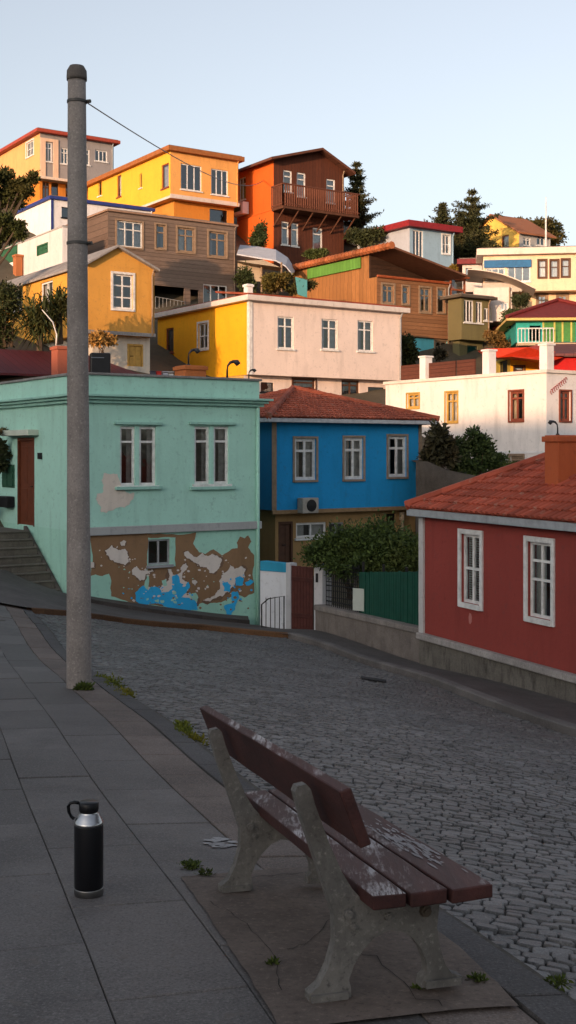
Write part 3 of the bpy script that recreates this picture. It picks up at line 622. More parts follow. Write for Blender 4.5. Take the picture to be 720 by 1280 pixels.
flakes(120, 185, 35, 28, 16, 2, .0095); flakes(215, 250, 30, 18, 12, 2, .0095); flakes(470, 210, 45, 28, 22, 2, .0095); flakes(590, 270, 45, 45, 24, 2, .0095); flakes(370, 280, 50, 30, 20, 2, .0095)
flakes(330, 350, 80, 28, 34, 3, .0145); flakes(600, 320, 35, 35, 22, 3, .0145); flakes(340, 340, 75, 25, 15, 2, .0155, 3, 9); flakes(320, 370, 75, 14, 14, 4, .0158, 4, 12); flakes(330, 360, 70, 22, 12, 1, .0165, 2, 6); flakes(600, 360, 35, 25, 10, 1, .0165, 2, 8); flakes(540, 390, 60, 18, 12, 1, .0055)
flakes(300, 300, 170, 60, 26, 4, .0055, 2, 5)
mb.build('basement_wall', [MN, BR, PK, BL, MN, S(.16, .10, .065)], H.e)
mb = MB(); patch([(275, 320), (310, 322), (318, 345), (322, 365), (355, 372), (345, 395), (330, 412), (290, 420), (268, 425), (258, 400), (256, 375), (272, 372), (268, 340)], 2.118, 0, 440, .008, 0, 4, .19)
mb.build('bare_plaster', [S(.62, .55, .48)], H.e)
window(H.e, lw, lw.rect((185, 674, 213, 706)), 'greyp', label='dark basement window with a single grey upright')
# string course, cornice, parapet cap
G1 = S(.34, .35, .35)
band(H, H.wf, H.Lf, H.z0-.1, H.z0+.1, .09, G1)
mb = MB()
for wl, L, e_ in ((H.wf, H.Lf, .3), (H.ws, H.Ls, 0)):
    zc = H.z1-.62
    for k, (h0, h1, o) in enumerate(((-.06, 0.02, .10), (.022, .09, .19), (.092, .15, .28))): wl.box(mb, -o, L+(o if e_ else 0), zc+h0, zc+h1, .003, o)
mb.build('cornice', MINT2, H.e, bev=.012)
mb = MB(); P = [q3(H, -.06, -.06, H.z1+.003), q3(H, H.Lf+.06, -.06, H.z1+.003), q3(H, H.Lf+.06, H.Ls, H.z1+.003), q3(H, -.06, H.Ls, H.z1+.003)]; mb.prism(P, (0, 0, .06)); mb.build('roof', M('concrete', (.26, .25, .24)), H.e, bev=.01)
mb = MB()
for r in ((148, 530, 196, 531), (241, 530, 288, 531)):
    a0, a1, z_, z__ = H.wf.rect(r); H.wf.box(mb, a0-.12, a1+.14, z_, z_+.07, .003, .09)
    b0, b1, y0, y1 = H.wf.rect((r[0], 608, r[2], 612)); H.wf.box(mb, a0-.1, a1+.12, y0, y1, .003, .10)
    mb.build('window_moulding', MINT2, H.e, bev=.01); mb = MB()
mb = MB(); a_ = H.Lf-.08; mb.tube([H.wf.p(a_, zb, .06), H.wf.p(a_, H.z1-.7, .06)], .05, 8); mb.build('downpipe', MN, H.e, smooth=True)
a0, a1, z0_, z1_ = H.ws.rect((22, 547, 43, 657))
door(H.e, H.ws, (a0, a1, z0_, z1_), M('paint', (.14, .04, .018), .5), label='dark wooden front door at the head of the steps')
mb = MB(); H.ws.box(mb, a0-.3, a1+.45, z1_+.05, z1_+.2, .003, .3); mb.build('door_hood', S(.5, .55, .47), H.e, bev=.01)
mb = MB(); b0, b1, y0, y1 = H.ws.rect((48, 566, 53, 574)); H.ws.box(mb, b0, b1, y0, y1, .003, .03); mb.build('doorbell_plate', IRON, H.e)
# steps up to the door
mb = MB(); u, v = H.u, H.v; n_ = 8; B = Vector((-5.55, 29.7)); z0s = -3.62; rise = (-2.03+3.56)/n_; run = 2.25/n_
for i in range(n_+1):
    p = B+v*(run*i)-u*.12; zt_ = z0s+rise*(i+1) if i < n_ else -2.05; wd = 1.12+.16*i if i < n_ else 5.5; dp = run+.012 if i < n_ else 5.0
    mb.ct = random.random(); mb.box((p.x, p.y, z0s-.8), (-u.x*wd, -u.y*wd, 0), (v.x*dp, v.y*dp, 0), (0, 0, zt_-z0s+.8))
    if i < n_: q = p-v*.03; mb.box((q.x, q.y, zt_+.002), (-u.x*(wd+.01), -u.y*(wd+.01), 0), (v.x*(run), v.y*(run), 0), (0, 0, .035))
t_ = mb.build('steps', M('concrete', (.135, .118, .10), .9, sc=2), None, bev=.012); struct(t_)
mb = MB(); p = B-u*.005; n0 = Vector((p.x, p.y, z0s-.5)); d_ = Vector((v.x*2.4, v.y*2.4, 0)); mb.prism([n0, n0+d_, n0+d_+Vector((0, 0, 2.18)), n0+Vector((0, 0, .62))], (-u.x*.11, -u.y*.11, 0))
p = B-u*1.25; n0 = Vector((p.x, p.y, z0s-.5)); d_ = Vector((v.x*2.4-u.x*1.3, v.y*2.4-u.y*1.3, 0)); mb.prism([n0, n0+d_, n0+d_+Vector((0, 0, 2.1)), n0+Vector((0, 0, .56))], (-u.x*.22, -u.y*.22, 0))
tag(mb.build('stair_stringer', M('concrete', (.12, .10, .09), .9), None, bev=.02), 'pair of sloping concrete strings edging the steps beside the mint green house', 'stair edging')
# ------------------------------------------------------------------ blue house in the middle
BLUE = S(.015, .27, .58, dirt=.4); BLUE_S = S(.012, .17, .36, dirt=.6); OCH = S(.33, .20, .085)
mS = house('blue_house', 'bright blue house with a red tiled hip roof and ochre ground floor', 'house', (341, 36), 310, 526, 528, 638, BLUE, BLUE_S,
    front=[(368, 548, 395, 600, 'blue'), (430, 547, 454, 599, 'blue'), (485, 545, 508, 596, 'blue')],
    inset=dict(s=.25, f=.25, bottom=735, m=OCH, front=[(370, 653, 408, 672, 'pair'), (411, 653, 430, 680, 'greyp'), (483, 642, 494, 665, 'dark'), (483, 667, 504, 688, 'pair'), (348, 652, 366, 705, 'door')]),
    depth=6.4)
H = mS; roof_hip(H, M('tile', (.33, .08, .042), .8), 1.08, o=.42, ridge=((3.0, 3.4), (3.4, 3.6)), gm=M('paint', (.50, .50, .52), .6))
mb = MB(); H.wf.box(mb, -.04, .12, H.z0, H.z1, .003, .03); mb.build('corner_board', TIMBER, H.e); mb = MB(); H.wf.box(mb, H.Lf-.1, H.Lf+.02, H.z0, H.z1, .003, .03); mb.build('corner_board', TIMBER, H.e)
mb = MB(); H.wf.box(mb, -.05, H.Lf+.05, H.z0-.12, H.z0, .003, .08); mb.build('floor_beam', M('paint', (.30, .19, .10), .8), H.e, bev=.01)
mb = MB(); a, z = H.wf.az(505, 640)
for px in (500,): a, z = H.low.wf.az(px, 640); mb.tube([H.low.wf.p(a, z-2.4, .12), H.low.wf.p(a, z, .12)], .05, 8); mb.tube([H.low.wf.p(a, z-.25, .1), H.low.wf.p(a, z, .1)], .09, 8)
mb.build('porch_post', S(.4, .3, .2), H.e)
mb = MB(); r = H.wf.rect((370, 622, 390, 641)); H.wf.box(mb, r[0], r[1], r[2], r[3], .06, .36); ac = mb.build('air_conditioner', M('paint', (.42, .38, .33), .6), None, bev=.02)
tag(ac, 'beige air conditioner unit on the front of the bright blue house', 'air conditioner')
c_ = H.wf.p((r[0]+r[1])/2+.03, (r[2]+r[3])/2, .362); R_ = (r[3]-r[2])*.4; mb = MB(); un = Vector((H.u.x, H.u.y, 0)); nn = Vector((H.wf.n.x, H.wf.n.y, 0))
mb.add([c_+un*math.cos(t*math.pi/12)*R_+Vector((0, 0, math.sin(t*math.pi/12)*R_)) for t in range(24)]+[c_+nn*.015], [(i, (i+1) % 24, 24) for i in range(24)]); mb.build('fan_grille', BLACK, ac)
# ------------------------------------------------------------------ red house on the right
d1 = Vector((-.403, .915)); n1 = Vector((-.915, -.403)); RED = S(.26, .046, .036, dirt=.4)
Tc = Vector((2.67, 24.0)); Lr = 12.0; st0 = Tc-d1*Lr
H = House(); H.C = st0; H.u = d1; H.v = -n1; H.Lf = Lr; H.Ls = 4.4; H.z1 = Zp(645, 24.0); H.z0 = Zp(790, 24.0)
H.wf = Wall(st0, d1, n1); H.ws = Wall(st0, -n1, -d1); zt_ = Zp(790, 24)
H.e = empty('red_house', (st0.x+d1.x*Lr/2-n1.x*2.2, st0.y+d1.y*Lr/2-n1.y*2.2, -4.6), 'dark red rendered house with terracotta tiled hip roof beside the lower sidewalk', 'house')
wn_ = [(577, 668, 601, 754, 'sash'), (660, 678, 690, 773, 'sash2')]; rr = [(H.wf.rect(w_), w_[4]) for w_ in wn_]
# extra windows beyond the frame, same rhythm
step = rr[0][0][0]-rr[1][0][0]
for k in (1, 2): r = rr[1][0]; rr.append(((r[0]-step*k, r[1]-step*k, r[2], r[3]), 'sash'))
rr[0] = ((rr[0][0][0], rr[0][0][1], rr[1][0][2], rr[1][0][3]), 'sash')
body(H, H.e, H.C, Lr, H.Ls, H.z0, H.z1, rr, [], RED, RED); mT = H
roof_hip(H, M('tile', (.37, .075, .04), .8), 1.2, o=.22, gm=M('paint', (.36, .38, .40), .55), gt=.16)
mb = MB(); H.wf.box(mb, Lr-.14, Lr+.03, H.z0, H.z1, .003, .05); mb.build('corner_board', M('stucco', (.5, .48, .47), .8), H.e); mb = MB(); H.wf.box(mb, -.03, .14, H.z0, H.z1, .003, .05); mb.build('corner_board', M('stucco', (.5, .48, .47), .8), H.e)
mb = MB(); H.wf.box(mb, -.03, Lr+.03, H.z0-.13, H.z0-.003, -.1, .12); mb.build('plinth_cap', M('concrete', (.36, .33, .31), .85), H.e, bev=.02)
mb = MB(); H.wf.box(mb, 0, Lr, -6, H.z0-.133, -.3, .05)
mb.build('plinth', M('concrete', (.15, .135, .115), .95, sc=2.5, dk=.12), H.e)
chimney(H.e, (4.86, 21.4), .40, -1.0, .3, M('stucco', (.40, .09, .03), .85), math.atan2(d1.y, d1.x))
pp = H.wf.p(H.Lf-1.75, Zp(772, 22.8), 0)
mb = MB(); a, z = H.wf.az(588, 773); Pq = [H.wf.p(a+x*.01, z+y*.01, .004) for x, y in ((-5, -6), (0, -11), (4, -8), (5, 2), (2, 10), (-3, 9), (-6, 3))]; mb.prism(Pq, (H.wf.n.x*.004, H.wf.n.y*.004, 0)); mb.build('worn_patch', S(.42, .16, .14), H.e)
# birds of bent metal on the chimneys: weathered cowls
def cowl(c, s, lab, flip=1, cat='chimney cowl'):
    mb = MB(); c = Vector(c); mb.lathe(c, [(.09*s, 0), (.07*s, .05*s), (.035*s, .08*s)], 10)
    mb.tube([c+Vector((x*flip*s, 0, z*s)) for x, z in ((0, .06), (0, .3), (.02, .45), (.1, .55), (.2, .58))], [.035*s, .03*s, .03*s, .045*s, .05*s], 8)
    mb.tube([c+Vector((x*flip*s, 0, z*s)) for x, z in ((.16, .6), (.3, .56), (.36, .48))], [.03*s, .09*s, .08*s], 8)
    o = mb.build('chimney_cowl', M('metal', (.05, .05, .055), .5, met=.5), None, smooth=True); tag(o, lab, cat, 'metal cowls on the roofs and chimneys'); return o
cowl((4.80, 21.36, .30), .42, 'small dark bent cowl on the orange chimney of the red house', -1)
# ------------------------------------------------------------------ forecourt between the green and the blue house
def plane_wall(name, A, B, z0a, z0b, za, zb_, t, m, label=None, cat=None, bev=.01, parent=None):
    A, B = Vector(A), Vector(B); d = (B-A).normalized(); n = Vector((-d.y, d.x))*t; mb = MB()
    mb.prism([(A.x, A.y, z0a), (B.x, B.y, z0b), (B.x, B.y, zb_), (A.x, A.y, za)], (n.x, n.y, 0)); o = mb.build(name, m, parent, bev=bev)
    if label: tag(o, label, cat)
    return o
g = lambda px, Y: Vector(((px-360)/F*Y, Y))
e = empty('yard_wall', (*g(345, 30.8), -4.4), 'low white yard wall with a blue band beside the mint green house', 'wall')
plane_wall('wall', g(325, 30.9), g(362, 30.2), -5, -5, Zp(702, 30.9), Zp(706, 30.2), .22, S(.62, .64, .68), parent=e)
plane_wall('coping_band', g(325, 30.85), g(358, 30.25), Zp(713, 30.9), Zp(716, 30.2), Zp(702, 30.9)+.02, Zp(706, 30.2)+.02, .26, S(.03, .28, .45), parent=e)
e = empty('handrail', (*g(340, 30.3), -4.35), 'short black iron handrail rising in front of the white yard wall', 'railing')
mb = MB(); A, B = g(327, 30.3), g(355, 29.9)
top_ = [Vector((*A.lerp(B, t), Zp(y, 30.1))) for t, y in ((0, 757), (.3, 749), (1, 744))]; mb.tube([Vector((A.x, A.y, -4.5))]+top_+[Vector((B.x, B.y, -4.5))], .018, 6); mb.build('top_rail', IRON, e)
mb = MB()
for k in range(1, 5): q = A.lerp(B, k/5); mb.tube([(q.x, q.y, -4.5), (q.x, q.y, Zp(749-k, 30.1))], .011, 5)
mb.build('baluster', IRON, e)
e = empty('yard_gate', (*g(378, 29.8), -4.4), 'dark brown plank gate between two pale posts on the sidewalk', 'gate')
A, B = g(364, 29.95), g(391, 29.5); d_ = (B-A); nb_ = 7; mb = MB()
for k in range(nb_):
    p = A+d_*(k/nb_); qn = Vector((-d_.y, d_.x)).normalized()*.04; mb.ct = random.random(); h_ = Zp(708, 29.7)+random.uniform(-.01, .01)
    mb.box((p.x, p.y, -4.42), (d_.x/nb_*.93, d_.y/nb_*.93, 0), (qn.x, qn.y, 0), (0, 0, h_+4.42))
mb.build('board_panel', M('paint', (.085, .025, .02), .7), e, bev=.006)
mb = MB()
for zz_ in (-4.1, -3.2): mb.box((A.x, A.y-.03, zz_), (d_.x, d_.y, 0), (0, .03, 0), (0, 0, .09))
mb.build('cross_rail', M('paint', (.07, .02, .016), .7), e)
o = plane_wall('gate_post', g(392.5, 29.4), g(403, 29.2), -4.6, -4.6, Zp(706, 29.3), Zp(706, 29.3), .35, S(.5, .49, .5), 'pale grey square gate post carrying a small black letter slot', 'gate post')
mb = MB(); p = Vector((*g(396, 29.33), Zp(728, 29.3))); mb.box(p+Vector((-.03, -.03, 0)), (.09, 0, 0), (0, .05, 0), (0, 0, .22)); mb.build('letter_slot', BLACK, o)
o = plane_wall('gate_post', g(357.5, 30.15), g(363.2, 30.0), -4.6, -4.6, Zp(704, 30), Zp(704, 30), .2, S(.45, .45, .47), 'narrow pale gate post joined to the blue banded yard wall', 'gate post')
for o in list(COL.objects):
    if o.name.startswith('gate_post') and o.parent is None: o['group'] = 'posts of the brown gate'
# low concrete wall with iron fence and green sheeting
A, B = g(394, 28.95), g(527, 24.2)
e = empty('boundary_wall', (*((A+B)/2), -4.4), 'stained concrete boundary wall between the brown gate and the red house', 'wall')
plane_wall('wall', A, B, -5, -5, Zp(763, 28.9), Zp(793, 24.2), .3, M('concrete', (.20, .17, .15), .92, sc=1.8), parent=e)
dd = (B-A).normalized(); A2, B2 = A-Vector((-dd.y, dd.x))*.04, B-Vector((-dd.y, dd.x))*.04
plane_wall('coping', A2, B2, Zp(763, 28.9)+.003, Zp(793, 24.2)+.003, Zp(757, 28.9)+.02, Zp(787, 24.2)+.03, .38, M('concrete', (.25, .22, .20), .9), parent=e, bev=.02)
bz = lambda t: (Zp(757, 28.9)+.02)*(1-t)+(Zp(787, 24.2)+.03)*t
NN = Vector((-dd.y, dd.x))*.15
e = empty('iron_fence', (*(A.lerp(B, .2)), -3.8), 'black wrought iron fence on the concrete wall beside the pale post', 'fence')
mb = MB(); t0, t1 = .06, .40; n_ = 17
for k in range(n_+1):
    t = t0+(t1-t0)*k/n_; p = A.lerp(B, t)+NN; mb.tube([(p.x, p.y, bz(t)), (p.x, p.y, Zp(706, p.y))], .012, 5)
mb.build('bar', IRON, e); mb = MB()
for zf in (.12, .5, .93):
    P_ = []
    for t in (t0, t1): p = A.lerp(B, t)+NN; P_.append((p.x, p.y, bz(t)+(Zp(706, p.y)-bz(t))*zf))
    mb.tube(P_, .016, 5)
for k in range(n_):
    t = t0+(t1-t0)*(k+.5)/n_; p = A.lerp(B, t)+NN; zc = bz(t)+(Zp(706, p.y)-bz(t))*.5
    for s_, r_ in ((.2, .07), (-.22, .06), (.48, .06)):
        mb.tube([(p.x+math.cos(a)*r_*dd.x, p.y+math.cos(a)*r_*dd.y, zc+s_*.9+math.sin(a)*r_*1.4) for a in np.linspace(0, 5.4, 9)], .009, 4)
mb.build('scrollwork', IRON, e)
e = empty('sheet_fence', (*(A.lerp(B, .7)), -3.8), 'dark green corrugated metal fence on top of the concrete boundary wall', 'fence')
mb = MB(); t0, t1 = .40, .995; n_ = 30; nu = Vector((-dd.y, dd.x))
for k in range(n_):
    ta = t0+(t1-t0)*k/n_; tb = t0+(t1-t0)*(k+.86)/n_; p = A.lerp(B, ta)+NN; q = A.lerp(B, tb)+NN; o_ = nu*random.uniform(-.006, .006); zt1 = Zp(716-2*ta, p.y)+random.uniform(-.012, .012)
    mb.prism([(p.x+o_.x, p.y+o_.y, bz(ta)), (q.x+o_.x, q.y+o_.y, bz(tb)), (q.x+o_.x, q.y+o_.y, zt1), (p.x+o_.x, p.y+o_.y, zt1)], (nu.x*.025, nu.y*.025, 0))
p = A.lerp(B, t0)+NN+nu*.028; q = A.lerp(B, t1)+NN+nu*.028; mb.prism([(p.x, p.y, bz(t0)), (q.x, q.y, bz(t1)), (q.x, q.y, Zp(718, q.y)), (p.x, p.y, Zp(718, p.y))], (nu.x*.01, nu.y*.01, 0))
mb.build('metal_sheet', M('paint', (.010, .07, .045), .5), e)
for t in (.41, .6, .8, .98): mb = MB(); p = A.lerp(B, t)+NN*1.5; mb.cbox((p.x, p.y, bz(t)), .06, .06, 1.15); mb.build('post', IRON, e)
mb = MB(); p = A.lerp(B, .395)-NN*.0; mb.box((p.x, p.y-.02, bz(.4)+.06), (.24, -.18, 0), (0, .02, 0), (0, 0, .5)); o = mb.build('notice_board', S(.42, .45, .40), None); tag(o, 'small pale worn panel leaning where the green sheeting meets the iron fence', 'panel')
# power wire brackets under the eave: see the overhead wire further down
# ------------------------------------------------------------------ houses up the hill
YEL = S(.66, .34, .045); YELB = S(.72, .40, .03); PINK = S(.72, .60, .54); WHT = S(.70, .68, .68); GREYR = M('concrete', (.22, .2, .19))
RTILE = M('tile', (.30, .07, .035), .8)
# cream and yellow house (I)
H = house('cream_house', 'long cream house with a bright yellow side wall above the mint green roof', 'house', (312, 49), 197, 502, 376, 468, PINK, S(.78, .37, .012, dirt=.2),
    front=[(347, 396, 367, 436, 'two'), (402, 399, 422, 437, 'two'), (447, 401, 466, 439, 'two')], side=[(207, 410, 217, 441, 'slitb'), (248, 404, 260, 436, 'sash')],
    inset=dict(s=.0, f=.45, bottom=520, m=PINK, sm=S(.5, .33, .1), front=[(366, 473, 394, 486, 'brown1'), (427, 474, 449, 496, 'brown'), (460, 484, 480, 502, 'dark'), (326, 478, 342, 490, 'dark')]),
    roof=dict(k='flat', m=S(.62, .56, .52), t=.22, o=.28, em=RTILE))
mb = MB(); H.ws.box(mb, -.02, .16, H.z0, H.z1, .003, .03); mb.build('corner_board', WHITE, H.e); mb = MB(); H.wf.box(mb, -.02, .12, H.z0, H.z1, .004, .032); mb.build('corner_board', WHITE, H.e)
mb = MB(); P = [q3(H, -.1, -.1, H.z1+.235), q3(H, H.Lf-.1, -.1, H.z1+.235), q3(H, H.Lf-.1, 2.6, H.z1+.6), q3(H, -.1, 2.6, H.z1+.6)]; mb.prism([P[0], P[1], P[2], P[3]], (0, 0, .08)); mb.build('tiled_slope', RTILE, H.e)
c_ = q3(H, .5, .9, 0); chimney(H.e, c_, .28, H.z1+.2, H.z1+.82, WHT, cap=S(.5, .1, .04))
mI = H
# yellow gabled house on the left (C)
H = house('yellow_house', 'golden yellow house with white grid window in its gable, left behind the pole', 'house', (110, 46), -60, 193, 330, 416, S(.58, .29, .06), S(.62, .31, .05),
    front=[(141, 343, 166, 386, 'grid')], side=[(14, 358, 28, 388, 'pair'), (51, 352, 66, 390, 'pair')],
    inset=dict(s=.35, f=.35, bottom=480, m=S(.55, .5, .42), front=[(159, 430, 179, 458, 'dooro')]), roof=None)
roof_gable(H, M('concrete', (.33, .31, .30)), Zp(309, 46.5), 'v', .2, .1, off_=.42, wallm=S(.58, .29, .06), os=.15)
band(H, H.wf, H.Lf, H.z0-.02, H.z0+.12, .06, M('concrete', (.34, .32, .31)))
# grey brown timber building (D)
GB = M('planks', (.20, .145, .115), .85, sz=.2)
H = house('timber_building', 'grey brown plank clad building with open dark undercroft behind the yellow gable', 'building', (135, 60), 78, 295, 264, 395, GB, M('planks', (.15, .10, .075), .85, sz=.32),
    front=[(146, 277, 178, 309, 'wide'), (195, 281, 207, 311, 'tan1'), (222, 285, 243, 315, 'tan'), (261, 290, 283, 321, 'tan'), (193, 358, 231, 386, 'open'), (238, 362, 249, 386, 'open'), (254, 356, 284, 386, 'wide2')],
    roof=dict(k='flat', m=M('paint', (.32, .2, .14), .8), t=.1, o=.1))
railing(H.e, H.wf.p(hit(H.C, H.u, 194), H.wf.rect((194, 374, 231, 385))[2]-.1, .03), H.wf.p(hit(H.C, H.u, 231), H.wf.rect((194, 374, 231, 385))[2]-.25, .03), .62, GREYW, gap=.2)
# white building with blue roof edge (E)
H = house('white_building', 'white building with blue roof edge between the pole and the top yellow house', 'building', (64, 67), -60, 190, 249, 330, WHT, WHT, front=[(77, 259, 86, 272, 'dark')],
    roof=dict(k='flat', m=M('paint', (.03, .05, .22), .6), t=.18, o=.15))
mb = MB(); H.wf.box(mb, -.02, .12, H.z0, H.z1, .003, .03); mb.build('corner_board', M('paint', (.03, .05, .22), .6), H.e)
H = house('white_annex', 'low white walled annex with dark green openings behind the left golden house roof', 'building', (78, 58), -60, 92, 284, 345, WHT, S(.6, .58, .57), side=[(-4, 308, 22, 330, 'doorg'), (46, 305, 60, 318, 'doorg')],
    roof=dict(k='flat', m=S(.4, .38, .37), t=.07, o=.04))
c_ = H.ws.p(hit(H.C, H.v, 28), 0, .25); chimney(None, c_, .38, Zp(330, 57), Zp(296, 57), S(.36, .13, .05)); o = [o for o in COL.objects if o.name.startswith('chimney')][-1]; tag(o, 'free standing brown chimney against the low white annex wall', 'chimney')
# house at the top left (F)
H = house('hilltop_house', 'two tone house with red roof edge at the top left, yellow side and grey front', 'house', (50, 78), -70, 142, 166, 222, M('stucco', (.27, .25, .25), .85), S(.70, .36, .14),
    front=[(56, 178, 65, 202, 'two'), (76, 185, 85, 205, 'two'), (99, 186, 112, 206, 'two'), (119, 188, 134, 202, 'wide2')], side=[(33, 177, 42, 195, 'sash')],
    inset=dict(s=.3, f=.8, bottom=275, m=S(.5, .19, .03), sm=S(.55, .2, .025), front=[(53, 225, 62, 250, 'brown'), (64, 226, 73, 252, 'dark'), (82, 228, 96, 252, 'dark')]),
    roof=dict(k='flat', m=M('paint', (.36, .06, .035), .6), t=.22, o=.35))
mb = MB()
for px in (53.5, 69.5): a = hit(H.C, H.u, px); H.wf.box(mb, a-.17, a+.17, H.z0, H.z1-.3, .003, .07)
a, b = hit(H.C, H.u, 53.5), hit(H.C, H.u, 69.5); H.wf.box(mb, a-.17, b+.17, H.z1-.5, H.z1-.3, .004, .068); mb.build('facade_frame', S(.66, .46, .33), H.e)
band(H, H.wf, H.Lf, H.z0-.05, H.z0+.12, .1, S(.6, .5, .42))
# bright yellow house (G)
H = house('hilltop_house', 'bright yellow box shaped house with orange roof edge on the upper hill', 'house', (213, 70), 110, 298, 189, 247, S(.70, .34, .10), S(.78, .385, .035, dirt=.3),  # front is the same yellow, duller: grazing sun put into its colour
    front=[(226, 206, 252, 238, 'wide2'), (264, 212, 285, 244, 'wide2')], side=[(122.5, 225, 127, 245, 'slit'), (146.5, 219, 151.5, 246, 'slitb'), (174.5, 217, 177.5, 235, 'slit'), (202, 205, 211, 235, 'slitb')],
    inset=dict(s=.5, f=.5, bottom=300, m=S(.55, .2, .03), sm=S(.5, .22, .04), front=[(262, 262, 284, 278, 'dark')], side=[]),
    roof=dict(k='flat', m=M('paint', (.34, .12, .035), .7), t=.28, o=.28))
band(H, H.wf, H.Lf, H.z0-.02, H.z0+.22, .08, S(.6, .5, .45)); mb = MB(); H.ws.box(mb, 0, H.Ls, H.z0-.02, H.z0+.12, .003, .06); mb.build('string_course', S(.6, .5, .45), H.e)
# orange and brown chalet with balcony (H)
BRN = M('planks', (.105, .032, .016), .8, sz=.22, ax=0); ORA = S(.52, .10, .012, dirt=.3)
H = house('chalet', 'tall chalet with orange side wall, dark brown board front and balcony', 'house', (342, 72), 296, 430, 200, 262, BRN, ORA,
    front=[(354, 213, 365, 240, 'one'), (371, 216, 382, 246, 'one'), (408, 224, 419, 254, 'one')], side=[(299, 222, 307, 250, 'two')],
    inset=dict(s=-.25+.25, f=.0, bottom=345, m=BRN, sm=ORA, front=[(352, 277, 361, 306, 'one'), (364, 279, 373, 308, 'one'), (391, 285, 403, 313, 'one')]),
    roof=None)
roof_gable(H, M('planks', (.13, .05, .03), .8, sz=.3), Zp(196, 75), 'v', .55, .16, off_=.62, wallm=BRN, os=.5)
z_ = H.z0-.12; o_ = 1.25; mb = MB(); mb.prism([q3(H, -.15, -o_, z_), q3(H, H.Lf+.25, -o_, z_), q3(H, H.Lf+.25, 0, z_), q3(H, -.15, 0, z_)], (0, 0, .16))
for k in range(6): a = H.Lf*k/5; mb.tube([q3(H, a, 0, z_-.9), q3(H, a, -o_+.1, z_)], .06, 5)
bal = mb.build('balcony', M('paint', (.10, .04, .022), .8), H.e, bev=.01)
mb = MB(); zz_ = H.z0+.04
for P_, Q_ in ((q3(H, -.15, -o_, zz_), q3(H, H.Lf+.25, -o_, zz_)), (q3(H, -.15, -o_, zz_), q3(H, -.15, -.02, zz_)), (q3(H, H.Lf+.25, -o_, zz_), q3(H, H.Lf+.25, -.02, zz_))):
    n_ = int((Q_-P_).length/.16)
    for i in range(n_+1): p = P_.lerp(Q_, i/n_); mb.cbox(p, .075, .075, 1.25)
    mb.tube([P_+Vector((0, 0, 1.28)), Q_+Vector((0, 0, 1.28))], .06, 5); mb.tube([P_+Vector((0, 0, .12)), Q_+Vector((0, 0, .12))], .05, 5)
mb.build('balustrade', M('paint', (.13, .045, .025), .8), bal)
mH = H
mb = MB(); r = H.ws.rect((297, 255, 312, 270)); H.ws.box(mb, r[0], r[1], r[2], r[3], .05, .5); ac = tag(mb.build('air_conditioner', WHT, None, bev=.03), 'white air conditioner box on the orange side wall of the chalet', 'air conditioner')
mb = MB(); H.ws.box(mb, r[0]+.25, r[1]-.25, r[2]+.2, r[3]-.2, .503, .51); mb.build('fan_grille', BLACK, ac)
# brown timber house in the middle distance (J)
WD = M('planks', (.28, .135, .065), .8, sz=.19); WDO = M('planks', (.34, .15, .05), .8, sz=.3, ax=0, s=-1)
H = house('timber_house', 'brown timber house with wide open gable roof and tiled verge above the cream house', 'house', (471, 60), 366, 562, 346, 418, WD, WDO,
    front=[(478, 356, 492, 379, 'tan'), (503, 358, 511, 380, 'tan1'), (525, 360, 538, 390, 'tan'), (547, 361, 556, 391, 'tan1')],
    inset=dict(s=2.2, f=.15, bottom=468, m=S(.12, .48, .56), front=[(544, 426, 559, 450, 'tan'), (508, 420, 516, 430, 'dark')]), roof=None)
zr = Zp(309, 58.6); ze = H.z1+.2; fo = -1.45; Lb = H.Ls+.2
mb = MB(); mb.prism([q3(H, -.2, fo, zr), q3(H, H.Lf-.05, fo, ze), q3(H, H.Lf-.05, Lb, ze), q3(H, -.2, Lb, zr)], (0, 0, .1)); rf = mb.build('roof', M('paint', (.16, .07, .04), .85), H.e)
mb = MB(); A_r, B_r = q3(H, -.2, fo-.02, zr+.12), q3(H, -.2, Lb, zr+.12); n_ = 30
for i in range(n_): mb.ct = random.random(); mb.tube([A_r.lerp(B_r, i/n_), A_r.lerp(B_r, (i+1.1)/n_)], [.19, .14], 7)
mb.build('verge_tiles', M('tile', (.40, .13, .05), .8), rf)
mb = MB(); mb.prism([q3(H, .05, .6, H.z1+.002), q3(H, H.Lf-.05, .6, H.z1+.002), q3(H, .05, .6, zr-.02)], (H.v.x*.1, H.v.y*.1, 0)); mb.build('gable', M('planks', (.05, .025, .015), .8, sz=.2), H.e)
mb = MB(); mb.box(q3(H, .04, .72, H.z1+.005), q3(H, .04, H.Ls, 0)-q3(H, .04, .72, 0), Vector((H.u.x*.1, H.u.y*.1, 0)), (0, 0, zr-H.z1-.03)); mb.build('upper_wall', WDO, H.e)
mb = MB(); H.ws.box(mb, 1.3, 6.0, H.z1+.6, zr-.1, .003, .08); mb.build('fascia_board', M('planks', (.12, .30, .05), .8, sz=.25, ax=0, s=-1), H.e)
mb = MB(); mb.tube([q3(H, 0, -.06, H.z1+.04), q3(H, H.Lf, -.06, H.z1+.04)], .07, 6); mb.build('gutter', M('paint', (.40, .10, .04), .6), H.e)
